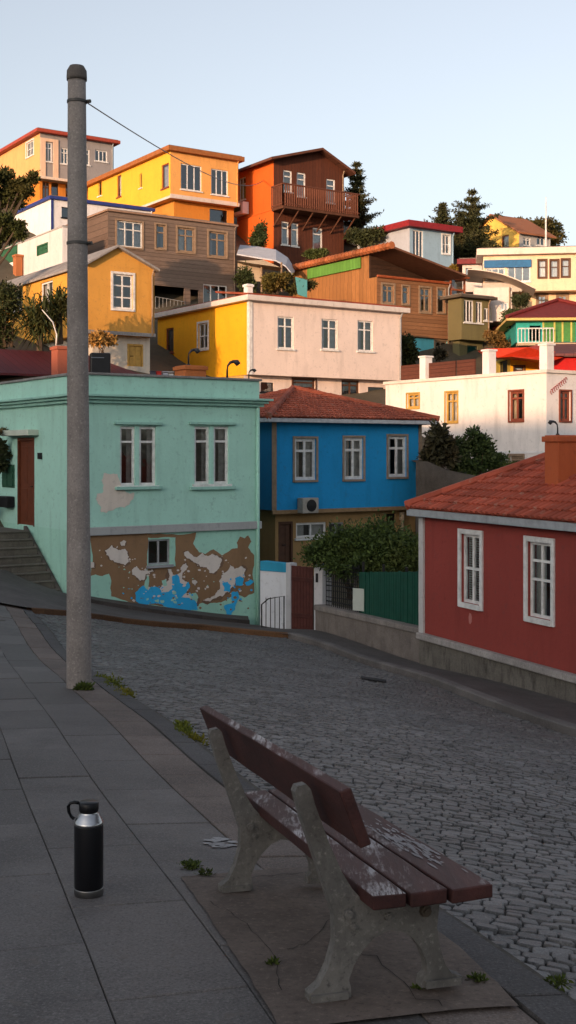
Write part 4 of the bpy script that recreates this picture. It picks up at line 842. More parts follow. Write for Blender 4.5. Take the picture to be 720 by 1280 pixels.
# glazed oriel on its right flank
e = H.e; A = q3(H, H.Lf+.03, -.05, 0); u3 = Vector((H.u.x, H.u.y, 0)); v3 = Vector((H.v.x, H.v.y, 0)); zo0, zo1 = Zp(394, 63), Zp(348, 63); mb = MB()
for a in (0, .95):
    for b in (0, .9): mb.box(A+u3*a+v3*b+Vector((0, 0, zo0)), u3*.09, v3*.09, (0, 0, zo1-zo0))
for zz_ in (zo0, zo0+(zo1-zo0)*.33, zo0+(zo1-zo0)*.66, zo1-.09):
    mb.box(A+Vector((0, 0, zz_))+v3*.002, u3*1.04, v3*.08, (0, 0, .09)); mb.box(A+Vector((0, 0, zz_))+u3*.952, u3*.08, v3*.99, (0, 0, .09))
mb.box(A+Vector((0, 0, zo0-.1)), u3*1.04, v3*.99, (0, 0, .098)); mb.prism([A+Vector((0, 0, zo1))-u3*.1-v3*.15, A+Vector((0, 0, zo1))+u3*1.2-v3*.15, A+Vector((0, 0, zo1))+u3*1.2+v3*1.1, A+Vector((0, 0, zo1))-u3*.1+v3*1.1], (0, 0, .09))
orl = mb.build('oriel', M('paint', (.30, .09, .04), .7), H.e); mb = MB(); mb.face([A+v3*.05+Vector((0, 0, zo0)), A+v3*.05+u3+Vector((0, 0, zo0)), A+v3*.05+u3+Vector((0, 0, zo1)), A+v3*.05+Vector((0, 0, zo1))]); mb.build('pane', GLASS, orl)
# olive house (K)
H = house('olive_house', 'olive green house with white casements between timber house and white buildings', 'house', (577, 61), 560, 612, 372, 424, S(.155, .135, .06), S(.13, .11, .05),
    front=[(580, 375, 592, 403, 'wide2'), (595, 377, 603, 404, 'pair'), (605, 385, 614, 401, 'pair')], inset=dict(s=.3, f=.5, bottom=470, m=S(.13, .12, .06), front=[(584, 432, 597, 452, 'dark')]),
    roof=dict(k='flat', m=M('concrete', (.10, .08, .06)), t=.14, o=.3))
# light blue house (L)
LB = S(.26, .38, .48)
H = house('blue_cottage', 'pale blue cottage with thick red roof edge near the conifers', 'house', (512, 72), 436, 567, 284, 345, LB, S(.36, .38, .43),
    front=[(516, 288, 529, 322, 'wide2'), (553, 294, 562, 317, 'sash')], side=[(440, 300, 447, 322, 'one')], roof=None)
mb = MB(); o = .4; z = H.z1; zr = z+.55
c = [q3(H, -o, -o, z+.003), q3(H, H.Lf+o, -o, z+.003), q3(H, H.Lf+o, H.Ls+o, z+.003), q3(H, -o, H.Ls+o, z+.003)]
mb.prism(c, (0, 0, .36)); T_ = [p+Vector((0, 0, .36)) for p in c]; ap = q3(H, H.Lf*.4, H.Ls*.4, z+.75)
for i in range(4): mb.face([T_[i], T_[(i+1) % 4], ap])
mb.build('roof', M('paint', (.26, .02, .025), .6), H.e)
# yellow cottage on the skyline (N)
H = house('yellow_cottage', 'small yellow gabled cottage on the skyline beside the dark conifers', 'house', (649, 84), 585, 688, 290, 330, S(.36, .36, .36), S(.74, .46, .10), front=[(654, 297, 663, 307, 'two'), (671, 294, 681, 307, 'two')], side=[(627, 294, 636, 310, 'slitb')], roof=None)
roof_gable(H, M('tile', (.34, .13, .06)), Zp(276, 88), 'u', .3, .12, off_=.5, wallm=S(.74, .46, .10))

# big cream house right (O)
T2 = math.radians(-8); CRM = S(.72, .53, .36)
H = house('cream_villa', 'large cream villa with three brown windows upstairs at the right edge', 'house', (604, 65), 560, 760, 320, 365, CRM, S(.5, .5, .5),
    front=[(607, 335, 631, 351, 'wide2'), (634, 333, 663, 352, 'wide2'), (673, 325, 683, 347, 'brown1'), (688, 325, 698, 347, 'brown1'), (702, 324, 712, 346, 'brown1')], th=T2, depth=8,
    inset=dict(s=1.0, f=.9, bottom=420, m=S(.74, .55, .35), front=[(672, 369, 683, 388, 'tan'), (697, 369, 709, 388, 'tan')]), roof=dict(k='flat', m=S(.68, .55, .47), t=.35, o=.35))
mb = MB(); r = H.wf.rect((605, 325, 664, 334.5)); H.wf.box(mb, r[0], r[1], r[2], r[3], .003, .1); mb.build('fascia_board', M('paint', (.02, .13, .30), .6), H.e)
mb = MB(); r = H.wf.rect((603, 354, 652, 366)); H.wf.box(mb, r[0], r[1], r[2], r[3], .003, .35); mb.build('bay_apron', S(.5, .48, .46), H.e, bev=.02)
mb = MB(); p = q3(H, 3.4, 1.0, H.z1+.3); mb.tube([p, p+Vector((0, 0, 3.0))], [.06, .03], 6); tag(mb.build('flagpole', WHITE, None), 'thin bare white pole standing on the cream villa roof', 'pole')
# small maroon roofed shed left of it
H = house('small_shed', 'little white shed with maroon roof between pale blue cottage and cream villa', 'shed', (578, 68), 570, 606, 331, 365, S(.55, .5, .48), S(.5, .5, .5), front=[(582, 335, 590, 350, 'dark')], th=T2, depth=3, roof=dict(k='flat', m=M('paint', (.16, .015, .02), .6), t=.3, o=.3))
# white garage with curved awning
H = house('white_outhouse', 'small white outhouse with sloping canvas roof above the olive house', 'shed', (592, 63), 586, 640, 360, 402, S(.62, .55, .5), WHT, front=[(625, 378, 635, 388, 'pair')], th=T2, depth=4, roof=None)
mb = MB(); 
P0, P1 = q3(H, -.3, -.5, H.z1+.9), q3(H, H.Lf+1.2, -.5, H.z1-.2)
for i in range(10):
    t0, t1 = i/10, (i+1)/10; f_ = lambda t: P0.lerp(P1, t)+Vector((0, 0, .25*math.sin(t*math.pi))); vv = Vector((H.v.x, H.v.y, 0))*4.6
    mb.prism([f_(t0), f_(t1), f_(t1)+vv, f_(t0)+vv], (0, 0, .05))
mb.build('roof', S(.62, .54, .46), H.e)
# green fronted house with red roof (P)
H = house('green_house', 'green fronted veranda house with dark red hipped roof near the right edge', 'house', (645, 58), 640, 770, 402, 428, S(.03, .33, .30), S(.03, .3, .27),
    front=[(662, 407, 676, 426, 'open')], th=math.radians(-4), depth=5, inset=dict(s=.2, f=.3, bottom=470, m=S(.1, .06, .05)), roof=dict(k='hip', m=M('paint', (.17, .022, .02), .7), rise=1.15, o=.5, tile=False, gm=S(.6, .42, .15)))
mb = MB()
for px in (679, 693, 703, 714): a = hit(H.C, H.u, px); H.wf.box(mb, a-.04, a+.04, H.z0, H.z1, .003, .05)
mb.build('pilaster', M('paint', (.5, .45, .12), .6), H.e)
mb = MB(); a0, a1 = hit(H.C, H.u, 679.5), hit(H.C, H.u, 719); H.wf.box(mb, a0, a1, H.z0+.02, H.z1-.05, .003, .03); mb.build('shutter', M('paint', (.06, .22, .05), .6), H.e)
e = H.e; P_ = H.wf.p(hit(H.C, H.u, 646), H.z0-.1, .5); Q_ = H.wf.p(hit(H.C, H.u, 690), H.z0-.1, .5); railing(e, P_, Q_, .72, WHITE, 'balcony_rail', .16, .022)
mb = MB(); mb.prism([H.wf.p(0, H.z0-.2, .003), H.wf.p(6, H.z0-.2, .003), H.wf.p(6, H.z0-.2, .6), H.wf.p(0, H.z0-.2, .6)], (0, 0, .12)); mb.build('balcony', S(.4, .3, .2), H.e)
# yellow hut with red canopy (Q)
H = house('yellow_hut', 'yellow walled hut under a bright red canopy behind the white house parapet', 'hut', (638, 53), 612, 691, 446, 475, S(.75, .38, .02), S(.4, .3, .06), front=[(643, 458, 655, 470, 'brown1')], side=[(624, 451, 634, 466, 'dark')], th=math.radians(5), depth=3.2)
mb = MB(); mb.prism([W(606, 436, 51.5), W(660, 434, 51), W(676, 430, 52.5), W(706, 446, 51.8), W(688, 452, 51.2), W(640, 446, 50.6), W(622, 447, 51)], (.1, 2.6, .12)); mb.build('canopy', M('paint', (.55, .045, .015), .6), H.e)
H = house('red_shed', 'low red walled shed at the right edge behind the white house parapet', 'shed', (688, 52), 684, 760, 446, 475, S(.42, .012, .012), S(.4, .03, .02), th=math.radians(-6), depth=3, roof=None)
mb = MB(); mb.prism([q3(H, -.3, -.5, H.z1), q3(H, H.Lf, -.5, H.z1), q3(H, H.Lf, 3.4, H.z1+.75), q3(H, -.3, 3.4, H.z1+.75)], (0, 0, .1)); mb.build('roof', M('planks', (.16, .05, .05), .7, sz=.3, ax=0), H.e)
# white house with roof terrace (R)
H = house('white_house', 'large plain white house with rooftop terrace parapet behind the red tiled roof', 'house', (683, 42), 482, 780, 466, 620, WHT, S(.74, .69, .66),
    side=[(509, 492, 524, 510, 'ochre'), (557, 490, 572, 528, 'ochre'), (637, 489, 654, 526, 'red'), (638, 570, 654, 584, 'tan1')], front=[(700, 489, 713, 526, 'red')], depth=None)
mb = MB(); P = [q3(H, -.08, -.08, H.z1+.003), q3(H, H.Lf, -.08, H.z1+.003), q3(H, H.Lf, H.Ls+.08, H.z1+.003), q3(H, -.08, H.Ls+.08, H.z1+.003)]; mb.prism(P, (0, 0, .12)); mb.build('roof', S(.66, .6, .55), H.e, bev=.01)
mb = MB(); H.ws.box(mb, 0, H.Ls, Zp(567, 43)-.0, Zp(564, 43), .003, .03); mb.build('string_course', WHT, H.e)
for px in (527, 606, 681.5):
    t = min(hit(H.C, H.v, px), H.Ls-.3); t = max(t, .2); p = q3(H, .22, t, 0); k_ = 17 if px > 527 else 16
    mb = MB(); mb.cbox((p.x, p.y, H.z1+.125), .36, .36, .85, TH); mb.cbox((p.x, p.y, H.z1+.975), .44, .44, .07, TH); mb.build('parapet_pier', WHT, H.e, bev=.01)
mb = MB()
for t0, t1 in ((5.0, 8.3), (3.9, 4.9)):
    a, b = q3(H, .22, t0, H.z1+.13), q3(H, .22, t1, H.z1+.13); dlt = b-a; mb.box(a, dlt, Vector((.05, .03, 0)), (0, 0, .62))
mb.build('timber_screen', M('planks', (.12, .04, .025), .8, sz=.15), H.e)
mb = MB(); a_, z_ = H.wf.az(697, 480); wlf = H.wf
for k in range(9):
    x = a_-.32+.09*k; zc = z_-.28+.055*k
    mb.tube([wlf.p(x+.05*math.cos(t), zc+.09*math.sin(t), .02) for t in np.linspace(0, 5.2, 8)], .012, 4)
mb.build('painted_emblem', M('paint', (.35, .03, .03), .6), H.e)
mR = H
# maroon roofed house behind the green one (B)
H = house('maroon_roof_house', 'low house with dark maroon metal roof right behind the mint green parapet', 'house', (30, 39), -80, 178, 470, 520, S(.3, .2, .15), S(.3, .2, .15), depth=5, roof=None)
mb = MB(); z = H.z1; c = [q3(H, -4, -.4, z-.02), q3(H, H.Lf+.2, -.4, z-.02), q3(H, H.Lf*.75, 2.6, z+1.0), q3(H, -4, 2.6, z+1.0)]; mb.prism(c, (0, 0, .07)); c = [q3(H, -4, 5.6, z-.02), q3(H, H.Lf+.2, 5.6, z-.02), q3(H, H.Lf*.75, 2.6, z+1.0), q3(H, -4, 2.6, z+1.0)]; mb.prism(c, (0, 0, .07)); mb.face([q3(H, H.Lf+.2, -.4, z+.05), q3(H, H.Lf+.2, 5.6, z+.05), q3(H, H.Lf*.75, 2.6, z+1.07)])
mb.build('roof', M('planks', (.10, .015, .018), .6, sz=.28, ax=0), H.e)
cq = W(77, 450, 38.5); chimney(H.e, (cq.x, cq.y), .5, Zp(475, 38.5), Zp(433, 38.5), S(.34, .10, .06))
# ------------------------------------------------------------------ bench
b0 = ground_at(408, 1252, .056); E1 = Vector((-.269, .963, 0)); E2 = Vector((.963, .269, 0)); sl = (G(b0.x+E1.x, b0.y+E1.y)-b0.z); E1s = E1+Vector((0, 0, sl))
def bp(a, t, h): return b0+E2*a*.945+E1s*t+Vector((0, 0, h*.955+.056))
CI = M('concrete', (.155, .145, .132), .8, sc=5, dk=.35)
bench = empty('park_bench', tuple(bp(.2, .62, 0)), 'weathered maroon wooden bench on cast supports, paint worn pale on the seat', 'bench')
prof = [(-.112, .665), (-.104, .683), (-.075, .688), (-.060, .672), (-.045, .62), (0.0, .50), (.045, .40), (.078, .345), (.11, .31), (.16, .302), (.30, .302), (.385, .302), (.378, .24), (.372, .19), (.384, .12), (.402, .065), (.425, .035), (.462, .022), (.462, 0), (.318, 0), (.322, .03), (.338, .045), (.336, .08),
        (.318, .125), (.29, .163), (.25, .19), (.20, .20), (.155, .182), (.115, .145), (.085, .10), (.068, .055), (.075, .03), (.075, 0), (-.065, 0), (-.065, .025), (-.03, .05), (.0, .105), (.022, .18), (.02, .26), (-.012, .36), (-.05, .47), (-.085, .57)]
for t in (0, 1.24):
    mb = MB(); mb.prism([bp(a, t-.024, h) for a, h in prof], E1s*.048)
    for a, h in ((-.0, 0), (.39, 0)): mb.prism([bp(a-.06, t-.038, 0), bp(a+.062, t-.038, 0), bp(a+.062, t+.038, 0), bp(a-.06, t+.038, 0)], (0, 0, .022))
    sup = mb.build('support', CI, bench, bev=.009)
    for a, h, r_ in ((.065, .265, .017), (.33, .25, .020), (.20, .245, .013), (.08, .225, .010)):
        mb = MB(); c = bp(a, t-.024, h); mb.tube([c, c-E1s*.013], [r_, r_*.85], 10); mb.tube([c-E1s*.013, c-E1s*.02], r_*.5, 6); mb.build('bolt', M('metal', (.10, .08, .06), .7, met=.5) if a > .3 else CI, sup)
def board(nm, a0, a1, h0, h1, t0, t1, mat, tilt=0, lean=0):
    mb = MB(); n_ = 10; sec = [(a0, h0), (a1, h0+tilt), (a1+lean, h1+tilt), (a0+lean, h1)]; rows = []
    for i in range(n_+1):
        t = t0+(t1-t0)*i/n_; rows.append([bp(a+random.gauss(0, .0008), t, h+random.gauss(0, .0008)) for a, h in sec])
    V_ = [p for r in rows for p in r]; fs = [(i*4+k, (i+1)*4+k, (i+1)*4+(k+1) % 4, i*4+(k+1) % 4) for i in range(n_) for k in range(4)]+[(0, 1, 2, 3), tuple(n_*4+k for k in (3, 2, 1, 0))]
    mb.add(V_, fs); me = mb.build(nm, mat, bench, bev=.005); return me
PW = lambda w, e=.35: M('paintwood', (.050, .019, .017), .62, w=w, e=e, spec=.3)
board('seat_board', .105, .218, .305, .35, -.14, 1.52, PW(.46, .6), .0)
board('seat_board', .228, .352, .305, .35, -.15, 1.53, PW(.50, .5), .003)
board('seat_board', .364, .505, .306, .351, -.16, 1.55, PW(.52, .12), .006)
mb = MB()
for _ in range(150):
    t = random.gauss(.42, .17); a = .40+.085*random.random()-.03*(t-.4); l = random.uniform(.01, .05); wd_ = random.uniform(.002, .007); n_ = 7
    if not 0 < t < .85 or a < .372 or a > .495: continue
    h_ = .351+.006*(a-.364)/.14+.0012
    mb.face([bp(a+math.cos(k*6.28/n_)*wd_*random.uniform(.5, 1.2), t+math.sin(k*6.28/n_)*l*random.uniform(.6, 1.1), h_+random.random()*.0006) for k in range(n_)])
tag(mb.build('flaked_paint', M('paint', (.25, .235, .24), .6), bench), None, None, None, 'stuff')
# leaning back board in front of the posts
mb = MB(); n_ = 12; rows = []
for i in range(n_+1):
    t = -.27+(1.72+.27)*i/n_; rows.append([bp(a, t, h+random.gauss(0, .0008)) for a, h in ((.018, .535), (.054, .545), (-.012, .722), (-.050, .712))])
V_ = [p for r in rows for p in r]; fs = [(i*4+k, (i+1)*4+k, (i+1)*4+(k+1) % 4, i*4+(k+1) % 4) for i in range(n_) for k in range(4)]+[(0, 1, 2, 3), tuple(n_*4+k for k in (3, 2, 1, 0))]
mb.add(V_, fs); mb.build('backrest', PW(.5, .35), bench, bev=.006)
for o in bench.children:
    bm_ = __import__('bmesh').new(); bm_.from_mesh(o.data); __import__('bmesh').ops.recalc_face_normals(bm_, faces=bm_.faces); bm_.to_mesh(o.data); bm_.free()
# ------------------------------------------------------------------ flask
c = ground_at(111, 1121, .052); c.z += .052; k = 116/F*c.y/ .30; th = empty('vacuum_flask', tuple(c), 'black insulated flask with steel shoulder and looped cap standing on the paving', 'flask')
STEEL = M('metal', (.55, .55, .56), .28); BK = M('paint', (.006, .006, .008), .38)
R = .0475*k; Hh = .30*k
mb = MB(); mb.lathe(c, [(R*.95, 0), (R*1.0, .006*k), (R*1.0, .024*k), (R*.985, .026*k)], 40); mb.build('base_ring', M('metal', (.30, .29, .28), .3), th, smooth=True, bev=.001)
mb = MB(); mb.lathe(c, [(R*.97, .026*k), (R*.985, .028*k), (R*.985, .226*k), (R*.97, .229*k)], 40); mb.build('body', BK, th, smooth=True)
mb = MB(); mb.lathe(c, [(R*.98, .229*k), (R*1.0, .231*k), (R*1.0, .236*k), (R*.94, .240*k), (R*.88, .247*k), (R*.66, .263*k), (R*.60, .267*k), (R*.60, .272*k)], 40); mb.build('shoulder', STEEL, th, smooth=True)
mb = MB(); mb.lathe(c, [(R*.60, .268*k), (R*.63, .270*k), (R*.67, .275*k), (R*.67, .298*k), (R*.6, .301*k)], 32); cap = mb.build('cap', BK, th, smooth=True)
mb = MB(); cc = c+Vector((-R*.66, -.004, .283*k)); mb.tube([cc+Vector((-R*x, 0, R*z)) for x, z in ((0, .3), (.3, .36), (.58, .3), (.72, .05), (.68, -.3), (.5, -.62), (.32, -.78))], R*.12, 8); mb.build('carry_loop', BK, cap, smooth=True)
# ------------------------------------------------------------------ lamp-less concrete pole and wire
pc = ground_at(99, 866); Yp = pc.y; mb = MB(); r0 = 15.9/F*Yp; r1 = 11.2/F*Yp; top = Zp(84, Yp); z0_ = pc.z-.3; c = Vector((pc.x, pc.y, 0))
pr = []; nz = 26
pole = empty('utility_pole', tuple(pc), 'tall round tapered concrete utility pole in the pavement at the left', 'pole')
P_ = [(c.x+(-3.0/F*Yp)*(i/nz), c.y, z0_+(top-.12-z0_)*i/nz) for i in range(nz+1)]
mb.tube(P_, [r0+(r1-r0)*i/nz+.0015*random.uniform(-1, 1) for i in range(nz+1)], 28); mb.build('shaft', M('concrete', (.29, .255, .235), .85, sc=1.6, dk=.62), pole, smooth=True)
xo = c.x-3.0/F*Yp; mb = MB(); mb.lathe((xo, c.y, top-.14), [(r1*1.12, 0), (r1*1.14, .03), (r1*1.1, .1), (r1*.8, .15), (r1*.3, .165)], 24); mb.build('cap', M('concrete', (.12, .105, .095), .9), pole, smooth=True)
def ring(py, nm='clamp_band'):
    z = Zp(py, Yp); f = (z-z0_)/(top-z0_); r_ = r0+(r1-r0)*f; x = c.x-3.0/F*Yp*f; mb = MB(); mb.lathe((x, c.y, z-.02), [(r_*1.0, 0), (r_*1.09, .004), (r_*1.09, .03), (r_*1.0, .034)], 24); mb.tube([(x+r_, c.y, z), (x+r_+.05, c.y-.02, z)], .02, 6); mb.build(nm, M('metal', (.10, .095, .09), .6, met=.6), pole)
ring(127); ring(304)
mb = MB(); A = W(108, 128, Yp); B = q3(mH, -.1, 1.0, Zp(222, 72)); n_ = 40
mb.tube([A.lerp(B, i/n_)-Vector((0, 0, 1.6*4*(i/n_)*(1-i/n_)*.35)) for i in range(n_+1)], [.007+.012*i/n_ for i in range(n_+1)], 5)
tag(mb.build('overhead_wire', BLACK, None), 'single thin wire running from the concrete pole across to the chalet', 'wire')
# ------------------------------------------------------------------ foliage
def leaves(centres, n, size, up=.3, shell=.3, asp=.5):
    """leaf blades scattered through the given (x, y, z, rx, ry, rz) lumps"""
    C_ = np.array(centres, dtype=float); vol = (C_[:, 3]*C_[:, 4]*C_[:, 5])**.8; idx = RNG.choice(len(C_), n, p=vol/vol.sum())
    d = RNG.normal(size=(n, 3)); d /= np.linalg.norm(d, axis=1)[:, None]; rad = shell+(1-shell)*RNG.random(n)**.7; rad *= 1+.22*RNG.normal(size=n)
    P = C_[idx, :3]+d*C_[idx, 3:6]*rad[:, None]
    a = d+RNG.normal(size=(n, 3))*.8; a[:, 2] += up; a /= np.linalg.norm(a, axis=1)[:, None]; b = np.cross(a, RNG.normal(size=(n, 3))); b /= np.linalg.norm(b, axis=1)[:, None]
    s = size*RNG.uniform(.6, 1.4, n)[:, None]; V_ = np.stack([P-a*s*.1, P+a*s*.45+b*s*asp*.5, P+a*s, P+a*s*.45-b*s*asp*.5], 1)
    mb = MB(); mb.v = V_.reshape(-1, 3).tolist(); mb.f = [(4*i, 4*i+1, 4*i+2, 4*i+3) for i in range(n)]; mb.m = [0]*n; mb.tone = RNG.beta(1.6, 2.2, n).tolist(); return mb
def lumps(c, r, n, flat=.8, lr=.45):
    out = []
    for _ in range(n):
        d = Vector(RNG.normal(size=3)).normalized()*RNG.uniform(.35, 1.25); k_ = lr*RNG.uniform(.45, 1.35)
        out.append((c[0]+d.x*r[0]*(1-lr*.6), c[1]+d.y*r[1]*(1-lr*.6), c[2]+d.z*r[2]*(1-lr*.6), r[0]*k_, r[1]*k_, r[2]*k_*flat+.02))
    return out
def bush(c, r, n, size, label, cat='bush', col=(.045, .07, .02), group=None, name='bush', nl=9, stems=True, parts=None, **k):
    c = Vector(c); e = empty(name, tuple(c-Vector((0, 0, r[2]))), label, cat, group)
    L_ = parts or lumps(c, r, nl); leaves(L_, n, size, **k).build('foliage', M('leaf', col, .75), e)
    if stems:
        mb = MB()
        for l in L_[:8]: p = Vector(l[:3]); b = c-Vector((random.uniform(-.2, .2)*r[0], 0, r[2]*1.1)); mb.tube([b, b.lerp(p, .5)+Vector((0, 0, .08)), p], [.03*max(r), .02*max(r), .01*max(r)], 5)
        mb.build('branches', M('concrete', (.08, .055, .035), .9), e)
    return e
def tree(c, h, r, n, size, label, col=(.04, .055, .018), cz=.6, nl=14, cat='tree', name='tree', trunk=.12, group=None, **k):
    c = Vector(c); e = empty(name, tuple(c), label, cat, group); cc = c+Vector((0, 0, h*cz)); L_ = lumps(cc, (r, r, h*(1-cz)), nl, .8, .38)
    leaves(L_, n, size, **k).build('crown', M('leaf', col, .75), e); mb = MB(); mb.tube([c-Vector((0, 0, .4)), c+Vector((.1, 0, h*.35)), cc], [trunk*1.3, trunk, trunk*.5], 8)
    for l in L_[:9]: p = Vector(l[:3]); b = c.lerp(cc, random.uniform(.4, .9)); mb.tube([b, b.lerp(p, .5)+Vector((0, 0, -.1)), p], [trunk*.45, trunk*.3, trunk*.12], 5)
    mb.build('trunk', M('concrete', (.09, .065, .045), .9), e); return e
def conifer(c, h, r, label, n=9000, size=.3, lay=10, col=(.035, .045, .018), group='tall conifers on the hilltop'):
    c = Vector(c); e = empty('conifer', tuple(c), label, 'conifer', group); L_ = []; mb = MB(); mb.tube([c-Vector((0, 0, .5)), c+Vector((0, 0, h*.98))], [.2, .03], 7)
    for i in range(lay):
        f = (i+.5)/lay; z = h*(.10+.88*f); rr = r*(1-f)**.8*(1.25 if i % 2 else .85)*random.uniform(.85, 1.15)+.1; a0 = random.random()*6.28
        for kk in range(6):
            an = a0+kk*1.05+random.uniform(-.3, .3); l = rr*random.uniform(.55, 1.1); tip = c+Vector((math.cos(an)*l, math.sin(an)*l, z+l*.12)); mb.tube([c+Vector((0, 0, z-l*.12)), tip], [.045, .012], 4)
            for s_ in (.2, .42, .64, .84, 1.0): w3 = (.10+.12*rr)*(1.25-s_*.8); L_.append((c.x+math.cos(an)*l*s_, c.y+math.sin(an)*l*s_, z+c.z+l*.12*(2*s_-1), w3, w3, w3*.42))
    leaves(L_, n, size*.62, .15, .2, .35).build('crown', M('leaf', col, .8), e); mb.build('trunk', M('concrete', (.07, .05, .035), .9), e); return e
# hedge over the fence
w_ = []
for px, py, Y, rx, rz in ((392, 690, 28.9, .38, .32), (410, 682, 28.8, .5, .45), (432, 676, 28.6, .55, .55), (452, 680, 28.3, .6, .55), (470, 672, 28.0, .55, .6), (490, 684, 27.6, .6, .55), (508, 690, 27.2, .55, .5), (520, 698, 26.8, .5, .4), (425, 702, 28.2, .5, .4), (450, 706, 27.8, .5, .4), (470, 700, 27.7, .6, .5), (495, 706, 27.2, .5, .35)):
    p = W(px+3, py+3, Y); w_.append((p.x, p.y, p.z, rx*.88, .6, rz*.8))
bush(W(452, 690, 28.1), (1.7, .8, 1.0), 26000, .085, 'dense dark green hedge spilling over the iron fence and green sheeting', 'hedge', (.045, .08, .02), name='hedge', parts=w_, shell=.3)
# growth on the old retaining wall
e = empty('retaining_wall', tuple(W(580, 640, 37)), 'dark rough rock retaining wall behind the blue house with shrubs on top', 'wall')
mb = MB(); nx, nz_ = 46, 10; tp = [(520, 578), (535, 577), (560, 588), (600, 596), (640, 598), (680, 604), (760, 612)]; R_ = []
for i in range(nx+1):
    px = 520+240*i/nx; ty = np.interp(px, [a for a, b in tp], [b for a, b in tp])
    for j in range(nz_+1):
        y = 37.5+.006*(px-520); z = Zp(ty, y)*(j/nz_)+(-4.8)*(1-j/nz_); p = Vector(((px-360)/F*y, y, z)); nn_ = noise.noise(p*1.3)*.22+noise.noise(p*4)*.08; R_.append((p.x, p.y+nn_, p.z))
fr_ = len(R_); fs = [(i*(nz_+1)+j, (i+1)*(nz_+1)+j, (i+1)*(nz_+1)+j+1, i*(nz_+1)+j+1) for i in range(nx) for j in range(nz_)]
fs += [(i*(nz_+1)+nz_, (i+1)*(nz_+1)+nz_, fr_+i+1, fr_+i) for i in range(nx)]; R_ += [(R_[i*(nz_+1)+nz_][0], R_[i*(nz_+1)+nz_][1]+3.0, R_[i*(nz_+1)+nz_][2]+.1) for i in range(nx+1)]
mb.add(R_, fs); mb.build('rock_face', M('concrete', (.10, .082, .068), .95, sc=1.2), e, smooth=True)
SG = 'shrubs on the retaining wall'
bush(W(548, 560, 38), (.5, .5, .85), 2600, .16, 'sparse dark upright shrub against the white house, nearest to the blue house', 'shrub', (.04, .04, .022), SG, 'shrub', shell=.2)
bush(W(570, 572, 38.4), (.6, .5, .6), 4500, .11, 'dense low green shrub in the middle of the retaining wall top', 'shrub', (.035, .06, .02), SG, 'shrub')
bush(W(597, 566, 38.6), (.6, .5, .75), 4200, .11, 'taller leafy shrub with upright twigs on the retaining wall', 'shrub', (.035, .065, .02), SG, 'shrub', shell=.2)
bush(W(618, 580, 38.8), (.75, .5, .35), 3600, .09, 'low rounded green shrub at the right end of the retaining wall', 'shrub', (.04, .075, .02), SG, 'shrub')
bush(W(648, 590, 38.4), (.6, .5, .3), 2500, .09, 'low pale green shrub under the small white house window', 'shrub', (.05, .08, .02), SG, 'shrub')
# trees
def tree_at(label, base, Y, spots, n, size, col):
    L_ = []
    for px, py, rp, rz in spots: p = W(px-2, py, Y+random.uniform(-.5, .5)); rp *= .85; rz *= .85; L_.append((p.x, p.y, p.z, rp/F*Y, rp/F*Y, rz/F*Y))
    b = W(base[0]-14, base[1], Y); b.z = G(b.x, b.y)-.3; e = empty('tree', tuple(b), label, 'tree', 'dark trees at the left edge'); leaves(L_, n, size, .3, .35).build('crown', M('leaf', col, .75), e); mb = MB()
    for l in L_: p = Vector(l[:3]); f_ = b.lerp(Vector((b.x, b.y, p.z)), .55); mb.tube([b, f_, p], [.11, .08, .03], 6)
    mb.build('trunk', M('concrete', (.09, .065, .045), .9), e)
tree_at('dark tree at the left edge with a lobed crown, before the orange house', (4, 380), 50, [(-12, 225, 18, 14), (8, 222, 14, 12), (18, 236, 14, 10), (35, 240, 10, 8), (44, 222, 8, 8), (5, 248, 18, 12), (22, 254, 12, 8), (-15, 245, 16, 16), (30, 228, 9, 6)], 10000, .14, (.04, .052, .014))
tree_at('lower dark tree at the left edge overlapping the white annex', (-6, 380), 49, [(-10, 280, 16, 14), (8, 275, 12, 9), (24, 283, 11, 8), (10, 295, 15, 9), (28, 294, 8, 6), (-8, 305, 12, 10), (-20, 290, 16, 16)], 8000, .13, (.04, .056, .014))
bush(W(10, 392, 43.5), (.75, .6, 1.1), 4500, .12, 'dark thin shrub at the left edge by the golden house', 'shrub', (.03, .045, .015), name='shrub')
conifer(W(446, 292, 77), 4.7, 1.5, 'slim dark conifer beside the chalet roof')
conifer(W(590, 335, 79), 5.3, 2.9, 'broad ragged conifer between the pale blue cottage and the yellow cottage', 17000)
conifer(W(553, 300, 80), 2.5, 1.1, 'short conifer peeking over the pale blue cottage roof', 5000)
conifer(W(575, 330, 80.5), 3.6, 1.3, 'middle conifer standing just left of the broad one', 6000)
tree(W(672, 312, 92), 2.9, 2.1, 9000, .22, 'round leafy tree on the skyline behind the yellow cottage', (.055, .06, .02), .5)
tree(W(645, 305, 93), 2.1, 1.3, 5000, .22, 'smaller skyline tree half hidden by the yellow cottage roof', (.055, .06, .02), .5)
bush(W(455, 300, 74), (1.3, .8, .8), 4200, .17, 'dark bush at the foot of the slim conifer by the chalet', 'bush', (.03, .042, .015))
BG = 'bushes between the hillside houses'
bush(W(324, 300, 69.5), (.5, .5, 1.1), 3500, .15, 'narrow dark bush against the orange wall of the chalet', 'bush', (.03, .05, .016), BG)
bush(W(398, 318, 69), (.85, .5, .35), 2600, .13, 'low green bush beneath the lower chalet windows', 'bush', (.05, .075, .02), BG)
bush(W(345, 352, 57), (1.0, .8, .55), 5000, .12, 'sunlit olive bush just behind the cream house roof', 'bush', (.08, .075, .018), BG)
bush(W(310, 350, 57), (.6, .6, .9), 4200, .12, 'dark green bush between the grey timber building and cream roof', 'bush', (.035, .055, .018), BG)
bush(W(375, 358, 57), (.7, .6, .4), 3000, .12, 'dim low bush right of the white chimney on the cream roof', 'bush', (.05, .055, .018), BG)
